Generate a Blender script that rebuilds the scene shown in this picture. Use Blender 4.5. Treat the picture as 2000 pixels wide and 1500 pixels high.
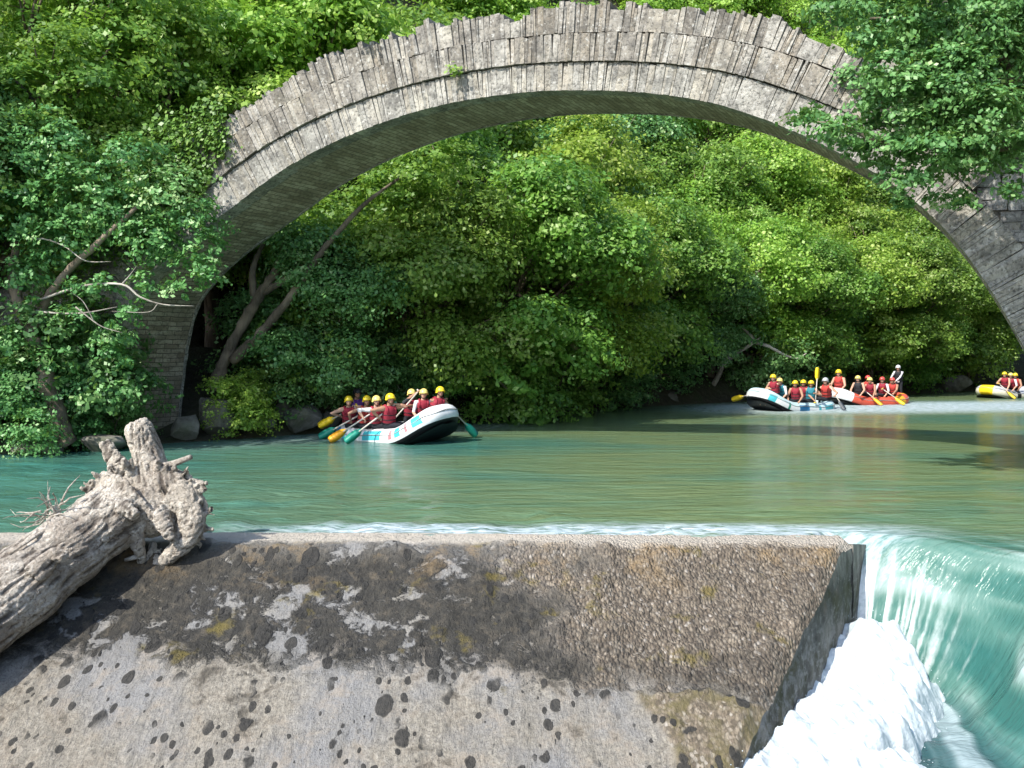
import bpy, math, random
import numpy as np
from mathutils import Vector, Matrix

S = bpy.context.scene
for _o in list(bpy.data.objects):
    bpy.data.objects.remove(_o)
R = math.radians

# ---------------------------------------------------------------- camera, sky, sun, exposure
CAM_H = 2.3
F_PX = 1800.0          # focal length in photo pixels (photo 2000 px wide)
HORIZ = 684.0          # photo row of the horizon
cam_d = bpy.data.cameras.new("camera")
cam_d.sensor_width = 36.0
cam_d.lens = F_PX / 2000.0 * 36.0
cam_d.clip_start = 0.1
cam_d.clip_end = 2000.0
cam = bpy.data.objects.new("camera", cam_d)
S.collection.objects.link(cam)
cam.location = (0, 0, CAM_H)
cam.rotation_euler = (R(90) - math.atan((750 - HORIZ) / F_PX), 0, 0)
S.camera = cam

TO_SUN = Vector((-0.5, -0.52, 0.69)).normalized()
world = bpy.data.worlds.new("World")
S.world = world
world.use_nodes = True
wn = world.node_tree
sky = wn.nodes.new("ShaderNodeTexSky")
sky.sky_type = 'NISHITA'
sky.sun_disc = False
sky.sun_elevation = math.asin(TO_SUN.z)
sky.sun_rotation = math.atan2(TO_SUN.x, TO_SUN.y)
bg = wn.nodes["Background"]
wn.links.new(sky.outputs[0], bg.inputs[0])
bg.inputs[1].default_value = 0.15
sun_d = bpy.data.lights.new("sun", 'SUN')
sun_d.energy = 3.3
sun_d.angle = R(0.5)
sun_d.color = (1.0, 0.95, 0.86)
sun = bpy.data.objects.new("sun", sun_d)
S.collection.objects.link(sun)
sun.rotation_euler = TO_SUN.to_track_quat('Z', 'Y').to_euler()
sun.location = (-20, -10, 40)

S.view_settings.view_transform = 'Standard'
S.view_settings.look = 'None'
S.view_settings.gamma = 1.0
S.view_settings.exposure = 1.1
S.render.engine = 'CYCLES'
S.cycles.max_bounces = 6
S.cycles.diffuse_bounces = 4
S.cycles.glossy_bounces = 3
S.cycles.transmission_bounces = 4
S.cycles.transparent_max_bounces = 6

# ---------------------------------------------------------------- helpers
C = S.collection


def at(px, py, Y):
    """point of the place seen at photo pixel (px,py) at the depth Y"""
    return Vector(((px - 1000) / F_PX * Y, Y, CAM_H + (HORIZ - py) / F_PX * Y))


def tag(o, label=None, cat=None, group=None, kind=None):
    for k, v in (('label', label), ('category', cat), ('group', group), ('kind', kind)):
        if v:
            o[k] = v
    return o


def empty(name, loc, label, cat, group=None, rz=0.0):
    o = bpy.data.objects.new(name, None)
    C.objects.link(o)
    o.location = loc
    o.rotation_euler = (0, 0, rz)
    o.empty_display_size = 0.2
    return tag(o, label, cat, group)


def link(name, me, mats=None, parent=None, loc=None):
    o = bpy.data.objects.new(name, me)
    C.objects.link(o)
    if mats:
        for m in (mats if isinstance(mats, (list, tuple)) else [mats]):
            me.materials.append(m)
    if parent:
        o.parent = parent
    if loc is not None:
        o.location = loc
    return o


def quad_mesh(name, V, Fq, smooth=False, mi=None):
    V = np.asarray(V, dtype=np.float32)
    Fq = np.asarray(Fq, dtype=np.int32)
    me = bpy.data.meshes.new(name)
    me.vertices.add(len(V))
    me.vertices.foreach_set("co", V.ravel())
    m = len(Fq)
    me.loops.add(4 * m)
    me.loops.foreach_set("vertex_index", Fq.ravel())
    me.polygons.add(m)
    me.polygons.foreach_set("loop_start", np.arange(0, 4 * m, 4, dtype=np.int32))
    me.polygons.foreach_set("loop_total", np.full(m, 4, dtype=np.int32))
    if smooth:
        me.polygons.foreach_set("use_smooth", np.ones(m, dtype=bool))
    if mi is not None:
        me.polygons.foreach_set("material_index", np.asarray(mi, dtype=np.int32))
    me.update(calc_edges=True)
    return me


def add_attr(me, name, vals):
    a = me.attributes.new(name, 'FLOAT', 'POINT')
    a.data.foreach_set("value", np.asarray(vals, dtype=np.float32).ravel())


def grid_faces(nu, nv):
    i = np.arange(nu - 1)[:, None] * nv + np.arange(nv - 1)[None, :]
    i = i.ravel()
    return np.stack([i, i + nv, i + nv + 1, i + 1], 1)


class MB:
    """collects boxes, tubes and lofts; build() links them as one mesh"""

    def __init__(self):
        self.v, self.f, self.m = [], [], []

    def add(self, V, F, mi=0):
        b = len(self.v)
        self.v.extend([tuple(float(c) for c in p) for p in V])
        self.f.extend([tuple(int(i) + b for i in f) for f in F])
        self.m.extend(mi if isinstance(mi, list) else [mi] * len(F))

    def hexa(self, P, mi=0):
        self.add(P, [(0, 3, 2, 1), (4, 5, 6, 7), (0, 1, 5, 4), (1, 2, 6, 5), (2, 3, 7, 6), (3, 0, 4, 7)], mi)

    def tube(self, P, rad, n=8, mi=0, cap=True, flat=None):
        P = [Vector(p) for p in P]
        if not hasattr(rad, '__len__'):
            rad = [rad] * len(P)
        V, F = [], []
        up = None
        for i, p in enumerate(P):
            t = (P[min(i + 1, len(P) - 1)] - P[max(i - 1, 0)])
            t = t.normalized() if t.length > 1e-9 else Vector((0, 0, 1))
            if up is None:
                up = Vector((0, 0, 1)) if abs(t.z) < .9 else Vector((1, 0, 0))
            a = (up - t * up.dot(t))
            a = a.normalized() if a.length > 1e-6 else t.orthogonal().normalized()
            up = a
            b = t.cross(a)
            for k in range(n):
                q = 2 * math.pi * k / n
                V.append(p + (a * math.cos(q) * (flat or 1) + b * math.sin(q)) * rad[i])
        for i in range(len(P) - 1):
            for k in range(n):
                k2 = (k + 1) % n
                F.append((i * n + k, i * n + k2, (i + 1) * n + k2, (i + 1) * n + k))
        if cap:
            F.append(tuple(range(n - 1, -1, -1)))
            F.append(tuple(range((len(P) - 1) * n, len(P) * n)))
        self.add(V, F, mi)

    def blob(self, c, r, n=10, m=7, mi=0):
        c = Vector(c)
        if not hasattr(r, '__len__'):
            r = (r, r, r)
        V, F = [], []
        for j in range(1, m):
            ph = math.pi * j / m
            for k in range(n):
                q = 2 * math.pi * k / n
                V.append((c.x + r[0] * math.sin(ph) * math.cos(q), c.y + r[1] * math.sin(ph) * math.sin(q), c.z + r[2] * math.cos(ph)))
        for j in range(m - 2):
            for k in range(n):
                k2 = (k + 1) % n
                F.append((j * n + k, (j + 1) * n + k, (j + 1) * n + k2, j * n + k2))
        t = len(V)
        V += [(c.x, c.y, c.z + r[2]), (c.x, c.y, c.z - r[2])]
        for k in range(n):
            k2 = (k + 1) % n
            F.append((t, k, k2))
            F.append((t + 1, (m - 2) * n + k2, (m - 2) * n + k))
        self.add(V, F, mi)

    def mesh(self, name, smooth=True):
        me = bpy.data.meshes.new(name)
        me.from_pydata(self.v, [], self.f)
        me.polygons.foreach_set("material_index", np.asarray(self.m, dtype=np.int32))
        if smooth:
            me.polygons.foreach_set("use_smooth", np.ones(len(me.polygons), dtype=bool))
        me.update()
        return me

    def build(self, name, mats, parent=None, smooth=True, loc=None):
        return link(name, self.mesh(name, smooth), mats, parent, loc)


def remeshed(mb, voxel, smooth_it=0):
    """one continuous surface out of overlapping closed pieces"""
    o = bpy.data.objects.new("work", mb.mesh("work", False))
    C.objects.link(o)
    md = o.modifiers.new("r", 'REMESH')
    md.mode = 'VOXEL'
    md.voxel_size = voxel
    if smooth_it:
        sm = o.modifiers.new("s", 'SMOOTH')
        sm.iterations = smooth_it
        sm.factor = .5
    dg = bpy.context.evaluated_depsgraph_get()
    me = bpy.data.meshes.new_from_object(o.evaluated_get(dg))
    old = o.data
    bpy.data.objects.remove(o)
    bpy.data.meshes.remove(old)
    me.materials.clear()
    me.polygons.foreach_set("use_smooth", np.ones(len(me.polygons), dtype=bool))
    return me


def coords(me):
    a = np.empty(len(me.vertices) * 3, dtype=np.float32)
    me.vertices.foreach_get("co", a)
    return a.reshape(-1, 3)


def set_coords(me, a):
    me.vertices.foreach_set("co", np.asarray(a, dtype=np.float32).ravel())
    me.update()


def normals(me):
    a = np.empty(len(me.vertices) * 3, dtype=np.float32)
    me.vertices.foreach_get("normal", a)
    return a.reshape(-1, 3)


def _h(ix, iy, iz):
    n = (ix * 374761393 + iy * 668265263 + iz * 2147483647) & 0xffffffff
    n = ((n ^ (n >> 13)) * 1274126177) & 0xffffffff
    n = ((n ^ (n >> 16)) * 2246822519) & 0xffffffff
    n = n ^ (n >> 15)
    return (n & 0xffffff) / float(0xffffff)


def vn(p):
    p = np.asarray(p, dtype=np.float64)
    i = np.floor(p).astype(np.int64)
    f = p - i
    f = f * f * (3 - 2 * f)
    o = 0
    for dx in (0, 1):
        for dy in (0, 1):
            for dz in (0, 1):
                w = (f[:, 0] if dx else 1 - f[:, 0]) * (f[:, 1] if dy else 1 - f[:, 1]) * (f[:, 2] if dz else 1 - f[:, 2])
                o = o + w * _h(i[:, 0] + dx, i[:, 1] + dy, i[:, 2] + dz)
    return o * 2 - 1


def fbm(p, octv=4, gain=.5):
    p = np.asarray(p, dtype=np.float64)
    a, s, o = 1.0, 0.0, 0
    for k in range(octv):
        o = o + a * vn(p + 17.3 * k)
        s += a
        a *= gain
        p = p * 2.03
    return o / s


def P3(x, y, z=0.0):
    return np.stack([np.asarray(x, float).ravel(), np.asarray(y, float).ravel(), np.broadcast_to(np.asarray(z, float), np.asarray(x).shape).ravel()], 1)


def sstep(a, b, x):
    t = np.clip((np.asarray(x, float) - a) / (b - a), 0, 1)
    return t * t * (3 - 2 * t)


# ---------------------------------------------------------------- materials
class NT:
    def __init__(self, name):
        self.m = bpy.data.materials.new(name)
        self.m.use_nodes = True
        self.t = self.m.node_tree
        self.b = self.t.nodes["Principled BSDF"]
        self.out = self.t.nodes["Material Output"]

    def n(self, typ, ins=None, **props):
        nd = self.t.nodes.new("ShaderNode" + typ)
        for k, v in props.items():
            setattr(nd, k, v)
        for k, v in (ins or {}).items():
            self.set(nd, k, v)
        return nd

    def set(self, nd, k, v):
        s = nd.inputs[k]
        if isinstance(v, bpy.types.NodeSocket):
            self.t.links.new(v, s)
        elif isinstance(v, bpy.types.Node):
            self.t.links.new(v.outputs[0], s)
        else:
            s.default_value = v

    def B(self, **kw):
        for k, v in kw.items():
            self.set(self.b, k.replace('_', ' '), v)
        return self

    def co(self, scale=(1, 1, 1), rot=(0, 0, 0), kind='Object'):
        tc = self.n('TexCoord')
        return self.n('Mapping', {'Vector': tc.outputs[kind], 'Scale': scale, 'Rotation': rot}).outputs[0]

    def noise(self, vec, scale=5.0, detail=4.0, rough=.55, dist=0.0):
        return self.n('TexNoise', {'Vector': vec, 'Scale': scale, 'Detail': detail, 'Roughness': rough, 'Distortion': dist}).outputs[0]

    def ramp(self, fac, stops, interp='LINEAR'):
        r = self.n('ValToRGB', {'Fac': fac})
        e = r.color_ramp.elements
        r.color_ramp.interpolation = interp
        while len(e) < len(stops):
            e.new(.5)
        for q, (p, c) in zip(e, stops):
            q.position = p
            q.color = (c[0], c[1], c[2], 1) if hasattr(c, '__len__') else (c, c, c, 1)
        return r.outputs[0]

    def mix(self, fac, a, b, mode='MIX'):
        m = self.n('Mix', data_type='RGBA', blend_type=mode)
        for s, v in ((m.inputs[0], fac), (m.inputs[6], a), (m.inputs[7], b)):
            if isinstance(v, bpy.types.NodeSocket):
                self.t.links.new(v, s)
            elif hasattr(v, '__len__'):
                s.default_value = (v[0], v[1], v[2], 1)
            else:
                s.default_value = v
        return m.outputs[2]

    def math(self, op, a, b=0.0, clamp=False):
        m = self.n('Math', operation=op, use_clamp=clamp)
        for s, v in ((m.inputs[0], a), (m.inputs[1], b)):
            if isinstance(v, bpy.types.NodeSocket):
                self.t.links.new(v, s)
            else:
                s.default_value = v
        return m.outputs[0]

    def attr(self, name):
        return self.n('Attribute', attribute_name=name).outputs['Fac']

    def island(self):
        return self.n('NewGeometry').outputs['Random Per Island']

    def bump(self, h, strength=.5, dist=.05, nrm=None):
        b = self.n('Bump', {'Height': h, 'Strength': strength, 'Distance': dist})
        if nrm is not None:
            self.t.links.new(nrm, b.inputs['Normal'])
        return b.outputs[0]


def plain(name, col, rough=.6, spec=.3, var=.12):
    t = NT(name)
    n = t.noise(t.co(), 9.0, 3.0)
    d = [max(0, c * (1 - var)) for c in col]
    e = [min(1, c * (1 + var)) for c in col]
    t.B(Base_Color=t.ramp(n, [(.3, d), (.7, e)]), Roughness=rough)
    t.b.inputs['Specular IOR Level'].default_value = spec
    return t.m


def leaf_mat(name, stops, trans=.48, rough=.42, spec=.4):
    t = NT(name)
    col = t.ramp(t.attr('tint'), stops)
    rnd = t.n('ObjectInfo').outputs['Random']
    hsv = t.n('HueSaturation', {'Color': col})
    t.set(hsv, 'Hue', t.math('ADD', t.math('MULTIPLY', rnd, .03), .485))
    t.set(hsv, 'Value', t.math('ADD', t.math('MULTIPLY', rnd, .4), 1.28))
    t.B(Base_Color=hsv.outputs[0], Roughness=rough)
    t.b.inputs['Specular IOR Level'].default_value = spec
    tr = t.n('BsdfTranslucent', {'Color': t.mix(.5, hsv.outputs[0], (.26, .4, .03))})
    ms = t.n('MixShader', {0: trans})
    t.t.links.new(t.b.outputs[0], ms.inputs[1])
    t.t.links.new(tr.outputs[0], ms.inputs[2])
    t.t.links.new(ms.outputs[0], t.out.inputs[0])
    return t.m


LEAF_MID = leaf_mat('leaf_mid', [(0, (.055, .135, .028)), (.4, (.115, .23, .042)), (.75, (.195, .325, .062)), (1, (.36, .46, .18))])
LEAF_YEL = leaf_mat('leaf_yellow_green', [(0, (.075, .155, .024)), (.4, (.16, .275, .042)), (.75, (.26, .375, .06)), (1, (.42, .5, .17))])
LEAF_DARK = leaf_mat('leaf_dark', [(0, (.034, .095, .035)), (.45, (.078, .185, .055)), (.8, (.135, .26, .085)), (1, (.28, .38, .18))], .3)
LEAF_IVY = leaf_mat('leaf_ivy', [(0, (.03, .08, .015)), (.5, (.07, .17, .028)), (.85, (.12, .24, .05)), (1, (.22, .32, .11))], .22, .4, .4)


def bark_mat(name, a, b):
    t = NT(name)
    v = t.co((6, 6, 1.6))
    n = t.noise(v, 2.2, 6, .65, .6)
    p = t.noise(t.co(), 1.3, 2)
    t.B(Base_Color=t.mix(t.ramp(p, [(.45, 0), (.62, 1)]), t.ramp(n, [(.3, a), (.7, b)]), tuple(min(1, c * 1.5) for c in b)), Roughness=.9,
        Normal=t.bump(n, .7, .04))
    return t.m


BARK = bark_mat('bark', (.045, .034, .024), (.17, .135, .1))
BARK_PALE = bark_mat('bark_pale', (.14, .12, .1), (.34, .31, .27))


def stone_mat(name, lo, mid, hi, moss=.25):
    t = NT(name)
    v = t.co()
    base = t.ramp(t.island(), [(0, lo), (.3, mid), (.62, hi), (.8, (mid[0] * 1.0, mid[1] * .95, mid[2] * .87)), (1, (hi[0] * 1.15, hi[1] * 1.13, hi[2] * 1.08))])
    n1 = t.noise(v, 2.6, 6, .65)
    n2 = t.noise(t.co((5, 5, 3)), 1.9, 6, .7)
    n3 = t.noise(v, 17, 5, .68)
    c = t.mix(t.ramp(n1, [(.4, 0), (.66, .75)]), base, (.085, .082, .076))
    c = t.mix(t.ramp(n2, [(.52, 0), (.72, .6)]), c, (.44, .42, .38))
    c = t.mix(t.ramp(t.noise(v, 1.1, 5, .7), [(.58, 0), (.72, moss)]), c, (.1, .1, .03))
    c = t.mix(t.ramp(n3, [(.36, .75), (.5, 0)]), c, (.05, .047, .042))
    c = t.mix(t.ramp(t.noise(v, 9, 5, .7), [(.57, 0), (.66, .8)]), c, (.52, .51, .47))
    t.B(Base_Color=c, Roughness=.92, Normal=t.bump(n3, .8, .03, t.bump(n1, .6, .06)))
    return t.m


M_RING = stone_mat('ring_stone', (.32, .31, .275), (.37, .355, .315), (.44, .425, .38), .12)
M_SLAB = stone_mat('slab_stone', (.17, .15, .12), (.3, .275, .235), (.43, .41, .365), .3)
M_RUBBLE = stone_mat('rubble_stone', (.24, .235, .225), (.3, .295, .28), (.37, .36, .34), .35)


def soffit_mat():
    t = NT('soffit_stone')
    v = t.co()
    n1 = t.noise(t.co((1.2, 1.2, 2.4)), 1.6, 6, .6, .5)
    n2 = t.noise(v, 14, 5, .65)
    wob = t.math('MULTIPLY', t.math('SUBTRACT', t.noise(v, 4, 3), .5), .06)
    vec = t.n('CombineXYZ', {0: t.attr('depth'), 1: t.math('ADD', t.attr('along'), wob)})
    br = t.n('TexBrick', {'Vector': vec, 'Color1': (.3, .25, .185, 1), 'Color2': (.56, .49, .385, 1), 'Mortar': (.12, .1, .08, 1), 'Scale': 1.0, 'Mortar Size': .009,
                          'Mortar Smooth': .3, 'Bias': 0.0, 'Brick Width': .46, 'Row Height': .12}, offset=.5)
    c = t.mix(t.ramp(n1, [(.34, .6), (.55, 0)]), br.outputs[0], (.2, .17, .125))
    c = t.mix(t.ramp(n1, [(.6, 0), (.75, .5)]), c, (.62, .57, .48))
    c = t.mix(t.ramp(n2, [(.35, .6), (.5, 0)]), c, (.1, .088, .07))
    h = t.math('ADD', n2, t.math('MULTIPLY', br.outputs[1], -1.2))
    t.B(Base_Color=c, Roughness=.95, Normal=t.bump(h, .9, .05))
    return t.m


M_SOFFIT = soffit_mat()


def ground_mat():
    t = NT('bank_soil')
    v = t.co()
    n = t.noise(v, .6, 6, .65)
    n2 = t.noise(v, 5, 5, .6)
    c = t.ramp(n, [(.3, (.02, .018, .012)), (.5, (.045, .042, .022)), (.7, (.035, .06, .016))])
    c = t.mix(t.ramp(n2, [(.45, 0), (.7, .6)]), c, (.08, .07, .05))
    t.B(Base_Color=c, Roughness=.95, Normal=t.bump(n2, .8, .2))
    return t.m


def rock_mat():
    t = NT('bank_rock')
    v = t.co()
    n = t.noise(v, 2.4, 6, .65)
    c = t.ramp(n, [(.3, (.05, .048, .042)), (.5, (.16, .15, .13)), (.7, (.27, .26, .24))])
    c = t.mix(t.ramp(t.noise(v, 1.0, 4), [(.5, 0), (.65, .6)]), c, (.06, .07, .025))
    t.B(Base_Color=c, Roughness=.9, Normal=t.bump(n, .9, .1))
    return t.m


M_ROCK = rock_mat()

# ---------------------------------------------------------------- terrain
BANK = np.array([(-70, 6), (-30, 13.5), (-11.3, 20.3), (-8.2, 22.7), (-5, 25.7), (-1.6, 28.9), (4.1, 36.6), (10.3, 41.2), (17.7, 46), (28, 53.5), (60, 66), (150, 90)], float)


def bank_dist(x, y):
    """signed distance to the far bank's waterline, positive on land"""
    x = np.asarray(x, float)
    y = np.asarray(y, float)
    best = np.full(x.shape, 1e9)
    sg = np.zeros(x.shape)
    for (ax, ay), (bx, by) in zip(BANK[:-1], BANK[1:]):
        dx, dy = bx - ax, by - ay
        t = np.clip(((x - ax) * dx + (y - ay) * dy) / (dx * dx + dy * dy), 0, 1)
        qx, qy = x - (ax + t * dx), y - (ay + t * dy)
        d = np.hypot(qx, qy)
        s = np.where(dx * (y - ay) - dy * (x - ax) > 0, 1, -1)
        up = d < best
        best = np.where(up, d, best)
        sg = np.where(up, s, sg)
    return best * sg


def right_dist(x, y):
    x = np.asarray(x, float)
    y = np.asarray(y, float)
    return np.where(y > 17, (x - 11 - (y - 17) * .95) * .72, x - 10.2 - (y - 17) * -.03)


def ground_z(x, y):
    x = np.asarray(x, float)
    y = np.asarray(y, float)
    n = fbm(P3(x * .22, y * .22, 3.0), 4).reshape(x.shape)
    out = np.full(x.shape, -2.6)
    for t in (bank_dist(x, y), right_dist(x, y)):
        z = np.where(t < 0, np.maximum(-2.6, t * .9 - .05),
                     .75 * sstep(0, .8, t) + np.clip(t - .5, 0, 11) * .24 + np.clip(t - 11, 0, 200) * 1.3 - np.clip(t - 65, 0, 200) * 1.0)
        z = z + np.where(t > 0, np.minimum(t * .25, 1.3) * n, 0)
        dig = np.exp(-((x + 9.2) ** 2 + (y - 22.9) ** 2) / 2.3 ** 2)          # the shore is washed out round the pier
        z = np.where(z > 0, z * (1 - .93 * dig), z)
        out = np.maximum(out, z)
    near = np.where(y < 3.5, np.minimum(.5, (3.5 - y) * .8 - 2.6), -2.6)
    return np.maximum(out, near)


def gz(x, y):
    return float(ground_z(np.array([x]), np.array([y]))[0])


gx = np.concatenate([np.arange(-90, -22, 2.0), np.arange(-22, 40, .55), np.arange(40, 150, 2.5)])
gy = np.concatenate([np.arange(-30, 8, 2.0), np.arange(8, 62, .55), np.arange(62, 170, 2.5)])
GX, GY = np.meshgrid(gx, gy, indexing='ij')
GZ = ground_z(GX, GY)
tag(link('terrain', quad_mesh('terrain', np.stack([GX.ravel(), GY.ravel(), GZ.ravel()], 1), grid_faces(len(gx), len(gy)), True), ground_mat()), kind='structure')

# ---------------------------------------------------------------- water
CORN = np.array([4.05, 10.95])                   # far end of the weir crest
SILL0 = np.array([4.3, 11.4])
SILL_E = np.array([.87, -.493])
SILL_M = np.array([-.493, -.87])
DOWN_Z = -1.62


def sill_ab(x, y):
    qx, qy = x - SILL0[0], y - SILL0[1]
    return qx * SILL_E[0] + qy * SILL_E[1], qx * SILL_M[0] + qy * SILL_M[1]


def water_z(x, y):
    x = np.asarray(x, float)
    y = np.asarray(y, float)
    sh = x.shape
    a, b = sill_ab(x, y)
    # a bowl-shaped lip: the sheet bends over all round the foot of the end wall
    dn = np.clip(b - 1.6, -9, 0)
    aa = np.maximum(a, -.3) * .74 / (1 + .4 * np.clip(b - 1.6, 0, 6))
    rr = np.hypot(aa, dn)
    th = np.arctan2(aa, -dn + .2)
    rr = rr + .07 * np.sin(th * 3 + 1)
    k = np.clip((1.98 - rr) / (.95 + .25 * np.sin(th)), 0, 1)
    fall = DOWN_Z * sstep(0, 1, k ** 1.1)
    fade = np.exp(-((x - 3) / 14) ** 2) * np.exp(-((y - 9) / 9) ** 2)
    wav = .018 * fbm(P3(x * .9, y * 2.6, 1.0), 3).reshape(sh) + .01 * fbm(P3(x * 3, y * 6, 5.0), 2).reshape(sh)
    far = .02 * fbm(P3(x * .5, y * .9, 9.0), 2).reshape(sh)
    # standing ripples sweeping round the bowl
    wv = rr + .1 * fbm(P3(a * 1.3, b * 1.3, 3.0), 2).reshape(sh) + .12 * th
    st = (.6 * fbm(P3(wv * 4.5, th * 1.1, 2.0), 3) + .5 * fbm(P3(wv * 13, th * 2.2, 4.0), 3)).reshape(sh)
    inw = sstep(-.5, -.22, a + .115 * b)                # 0 inside the weir's body
    fall = fall * inw
    slope = inw * sstep(0, .35, k) * (1 - .4 * sstep(.85, 1, k))
    z = fall + wav * (.35 + .65 * fade) + far + .075 * st * slope
    # churned, darker pool below
    pool = sstep(.8, 1, k)
    z = z + pool * .09 * fbm(P3(x * 2.2 + y, y * 2.6 - x, 7.0), 4).reshape(sh)
    return z, k, st


def water_attrs(x, y):
    a, b = sill_ab(x, y)
    z, k, st = water_z(x, y)
    sh = x.shape
    chute = sstep(-2.0, .3, b) * sstep(-.8, .3, a) * .9
    dn = np.clip(b - 1.6, -9, 0)
    aa = np.maximum(a, -.3) * .74
    th, rr = np.arctan2(aa, -dn + .2), np.hypot(aa, dn)
    thr = .8 * fbm(P3(th * 24 + .6 * rr, rr * 1.6, 4.0), 3, .6).reshape(sh) + .8 * fbm(P3(th * 70 + rr, rr * 3.5, 14.0), 3).reshape(sh)
    white = sstep(-.5, -.22, a + .115 * b) * sstep(.1, .5, k) * (1 - sstep(.08, .5, th + .16 * thr - .33 * k)) * sstep(-.25, .45, thr + .35 * (k - .45)) * .95
    white = np.maximum(white, .45 * sstep(-.5, -.22, a + .115 * b) * sstep(.35, .7, k) * (1 - sstep(.5, 1.0, th)) * sstep(.15, .5, thr))
    pool = sstep(.75, 1.0, k) * sstep(-.5, -.22, a + .115 * b)
    # shallow riffle far right and the thin curl along the weir crest
    rf = np.exp(-((y - 37.2 - (x - 14) * .12) / 3.6) ** 4) * sstep(5, 11, x)
    rf = np.maximum(rf, 1.0 * np.exp(-((y - 11.68) / .5) ** 4) * sstep(-4.6, -1.5, x) * (1 - sstep(3.6, 6.0, x)))
    rf = np.maximum(rf, .35 * np.exp(-((y - 25.3 - (x + 4) * .8) / 1.6) ** 2) * sstep(-9, -6, x) * (1 - sstep(-1, 2, x)))
    return z, chute, white, rf, pool, st


def water_mat():
    t = NT('river_water')
    tc = t.n('TexCoord').outputs['Object']

    def m(s, r=0.0):
        return t.n('Mapping', {'Vector': tc, 'Scale': s, 'Rotation': (0, 0, r)}).outputs[0]
    n_big = t.noise(m((.1, .25, 1)), 1.0, 4, .55, .4)
    n_str = t.noise(m((.3, 2.4, 1)), 1.3, 6, .68, .5)
    deep = (.05, .145, .115)
    olive = (.135, .18, .085)
    teal = (.09, .215, .145)
    c = t.mix(t.ramp(n_big, [(.3, 0), (.48, 1)]), deep, olive)
    c = t.mix(t.ramp(n_str, [(.45, 0), (.72, .5)]), c, teal)
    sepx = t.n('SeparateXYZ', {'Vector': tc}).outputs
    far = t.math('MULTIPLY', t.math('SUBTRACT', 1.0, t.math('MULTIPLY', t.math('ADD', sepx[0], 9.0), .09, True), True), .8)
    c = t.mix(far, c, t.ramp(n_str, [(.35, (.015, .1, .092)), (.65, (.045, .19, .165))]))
    ch = t.attr('chute')
    stk = t.math('ADD', t.math('MULTIPLY', t.attr('streak'), .9), .5)
    c = t.mix(ch, c, t.ramp(stk, [(.15, (.025, .11, .1)), (.4, (.06, .16, .14)), (.58, (.12, .22, .195)), (.8, (.28, .38, .36)), (.95, (.48, .56, .56))]))
    c = t.mix(t.math('MULTIPLY', t.attr('pool'), .85), c, t.ramp(stk, [(.2, (.03, .07, .08)), (.6, (.075, .13, .145)), (.95, (.22, .29, .31))]))
    rf = t.attr('riffle')
    n_r = t.noise(m((2.2, 7, 1)), 1.6, 5, .7)
    rmask = t.math('MULTIPLY', rf, t.ramp(n_r, [(.34, .1), (.52, .95)]))
    c = t.mix(rmask, c, t.ramp(n_r, [(.4, (.26, .38, .43)), (.62, (.6, .66, .71))]))  # pale ripples: whitecaps plus sky reflection, both put into the colour
    wh = t.attr('white')
    n_w = t.noise(m((6, 6, 6)), 3, 4, .6)
    wmask = t.math('MULTIPLY', wh, t.ramp(n_w, [(.25, .55), (.6, 1)]), True)
    c = t.mix(wmask, c, (.85, .88, .88))
    rough = t.math('ADD', t.math('MULTIPLY', t.math('MAXIMUM', wmask, rmask), .5), t.math('ADD', .14, t.math('MULTIPLY', ch, .1)))
    h = t.math('ADD', t.math('MULTIPLY', t.noise(m((.8, 2.6, 1)), 1.1, 3, .5, .3), 1.0), t.math('MULTIPLY', t.noise(m((2.2, 8, 1), .06), 1.3, 3, .55), .35))
    h = t.math('ADD', h, t.math('MULTIPLY', t.noise(m((3.5, 9, 1), -.1), 2.0, 3, .6), .22))
    h = t.math('ADD', h, t.math('MULTIPLY', n_r, t.math('MULTIPLY', rf, .7)))
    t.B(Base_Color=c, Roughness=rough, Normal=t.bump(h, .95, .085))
    t.b.inputs['IOR'].default_value = 1.33
    t.b.inputs['Specular IOR Level'].default_value = .36
    return t.m


def water_patch(xs, ys, drop):
    X, Y = np.meshgrid(xs, ys, indexing='ij')
    z, ch, wh, rf, po, st = water_attrs(X, Y)
    F = grid_faces(len(xs), len(ys))
    V = np.stack([X.ravel(), Y.ravel(), z.ravel()], 1)
    if drop is not None:
        cx = V[F].mean(1)
        F = F[~drop(cx[:, 0], cx[:, 1])]
    return V, F, ch.ravel(), wh.ravel(), rf.ravel(), po.ravel(), st.ravel()


def box_drop(x0, x1, y0, y1):
    return lambda x, y: (x > x0) & (x < x1) & (y > y0) & (y < y1)


pats = [water_patch(np.arange(2.0, 8.0001, .025), np.arange(6.0, 13.0001, .025),
                    lambda x, y: (y < 11.05) & ((x - CORN[0]) * .817 + (y - CORN[1]) * -.577 < -.09)),
        water_patch(np.concatenate([np.arange(-60, -14, 1.0), np.arange(-14, 26, .2), np.arange(26, 110, 1.2)]),
                    np.concatenate([np.arange(6.0, 20, .2), np.arange(20, 50, .33), np.arange(50, 120, 1.2)]),
                    lambda x, y: ((x > 1.95) & (x < 8) & (y > 6) & (y < 13)) | ((y < 11) & (x < 2.5)))]
Vs, Fs, at_ = [], [], [[], [], [], [], []]
off = 0
for V, Fq, *aa in pats:
    Vs.append(V)
    Fs.append(Fq + off)
    off += len(V)
    for l, a in zip(at_, aa):
        l.append(a)
wme = quad_mesh('river', np.concatenate(Vs), np.concatenate(Fs), True)
for nm, l in zip(('chute', 'white', 'riffle', 'pool', 'streak'), at_):
    add_attr(wme, nm, np.concatenate(l))
tag(link('river', wme, water_mat()), kind='structure')

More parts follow.
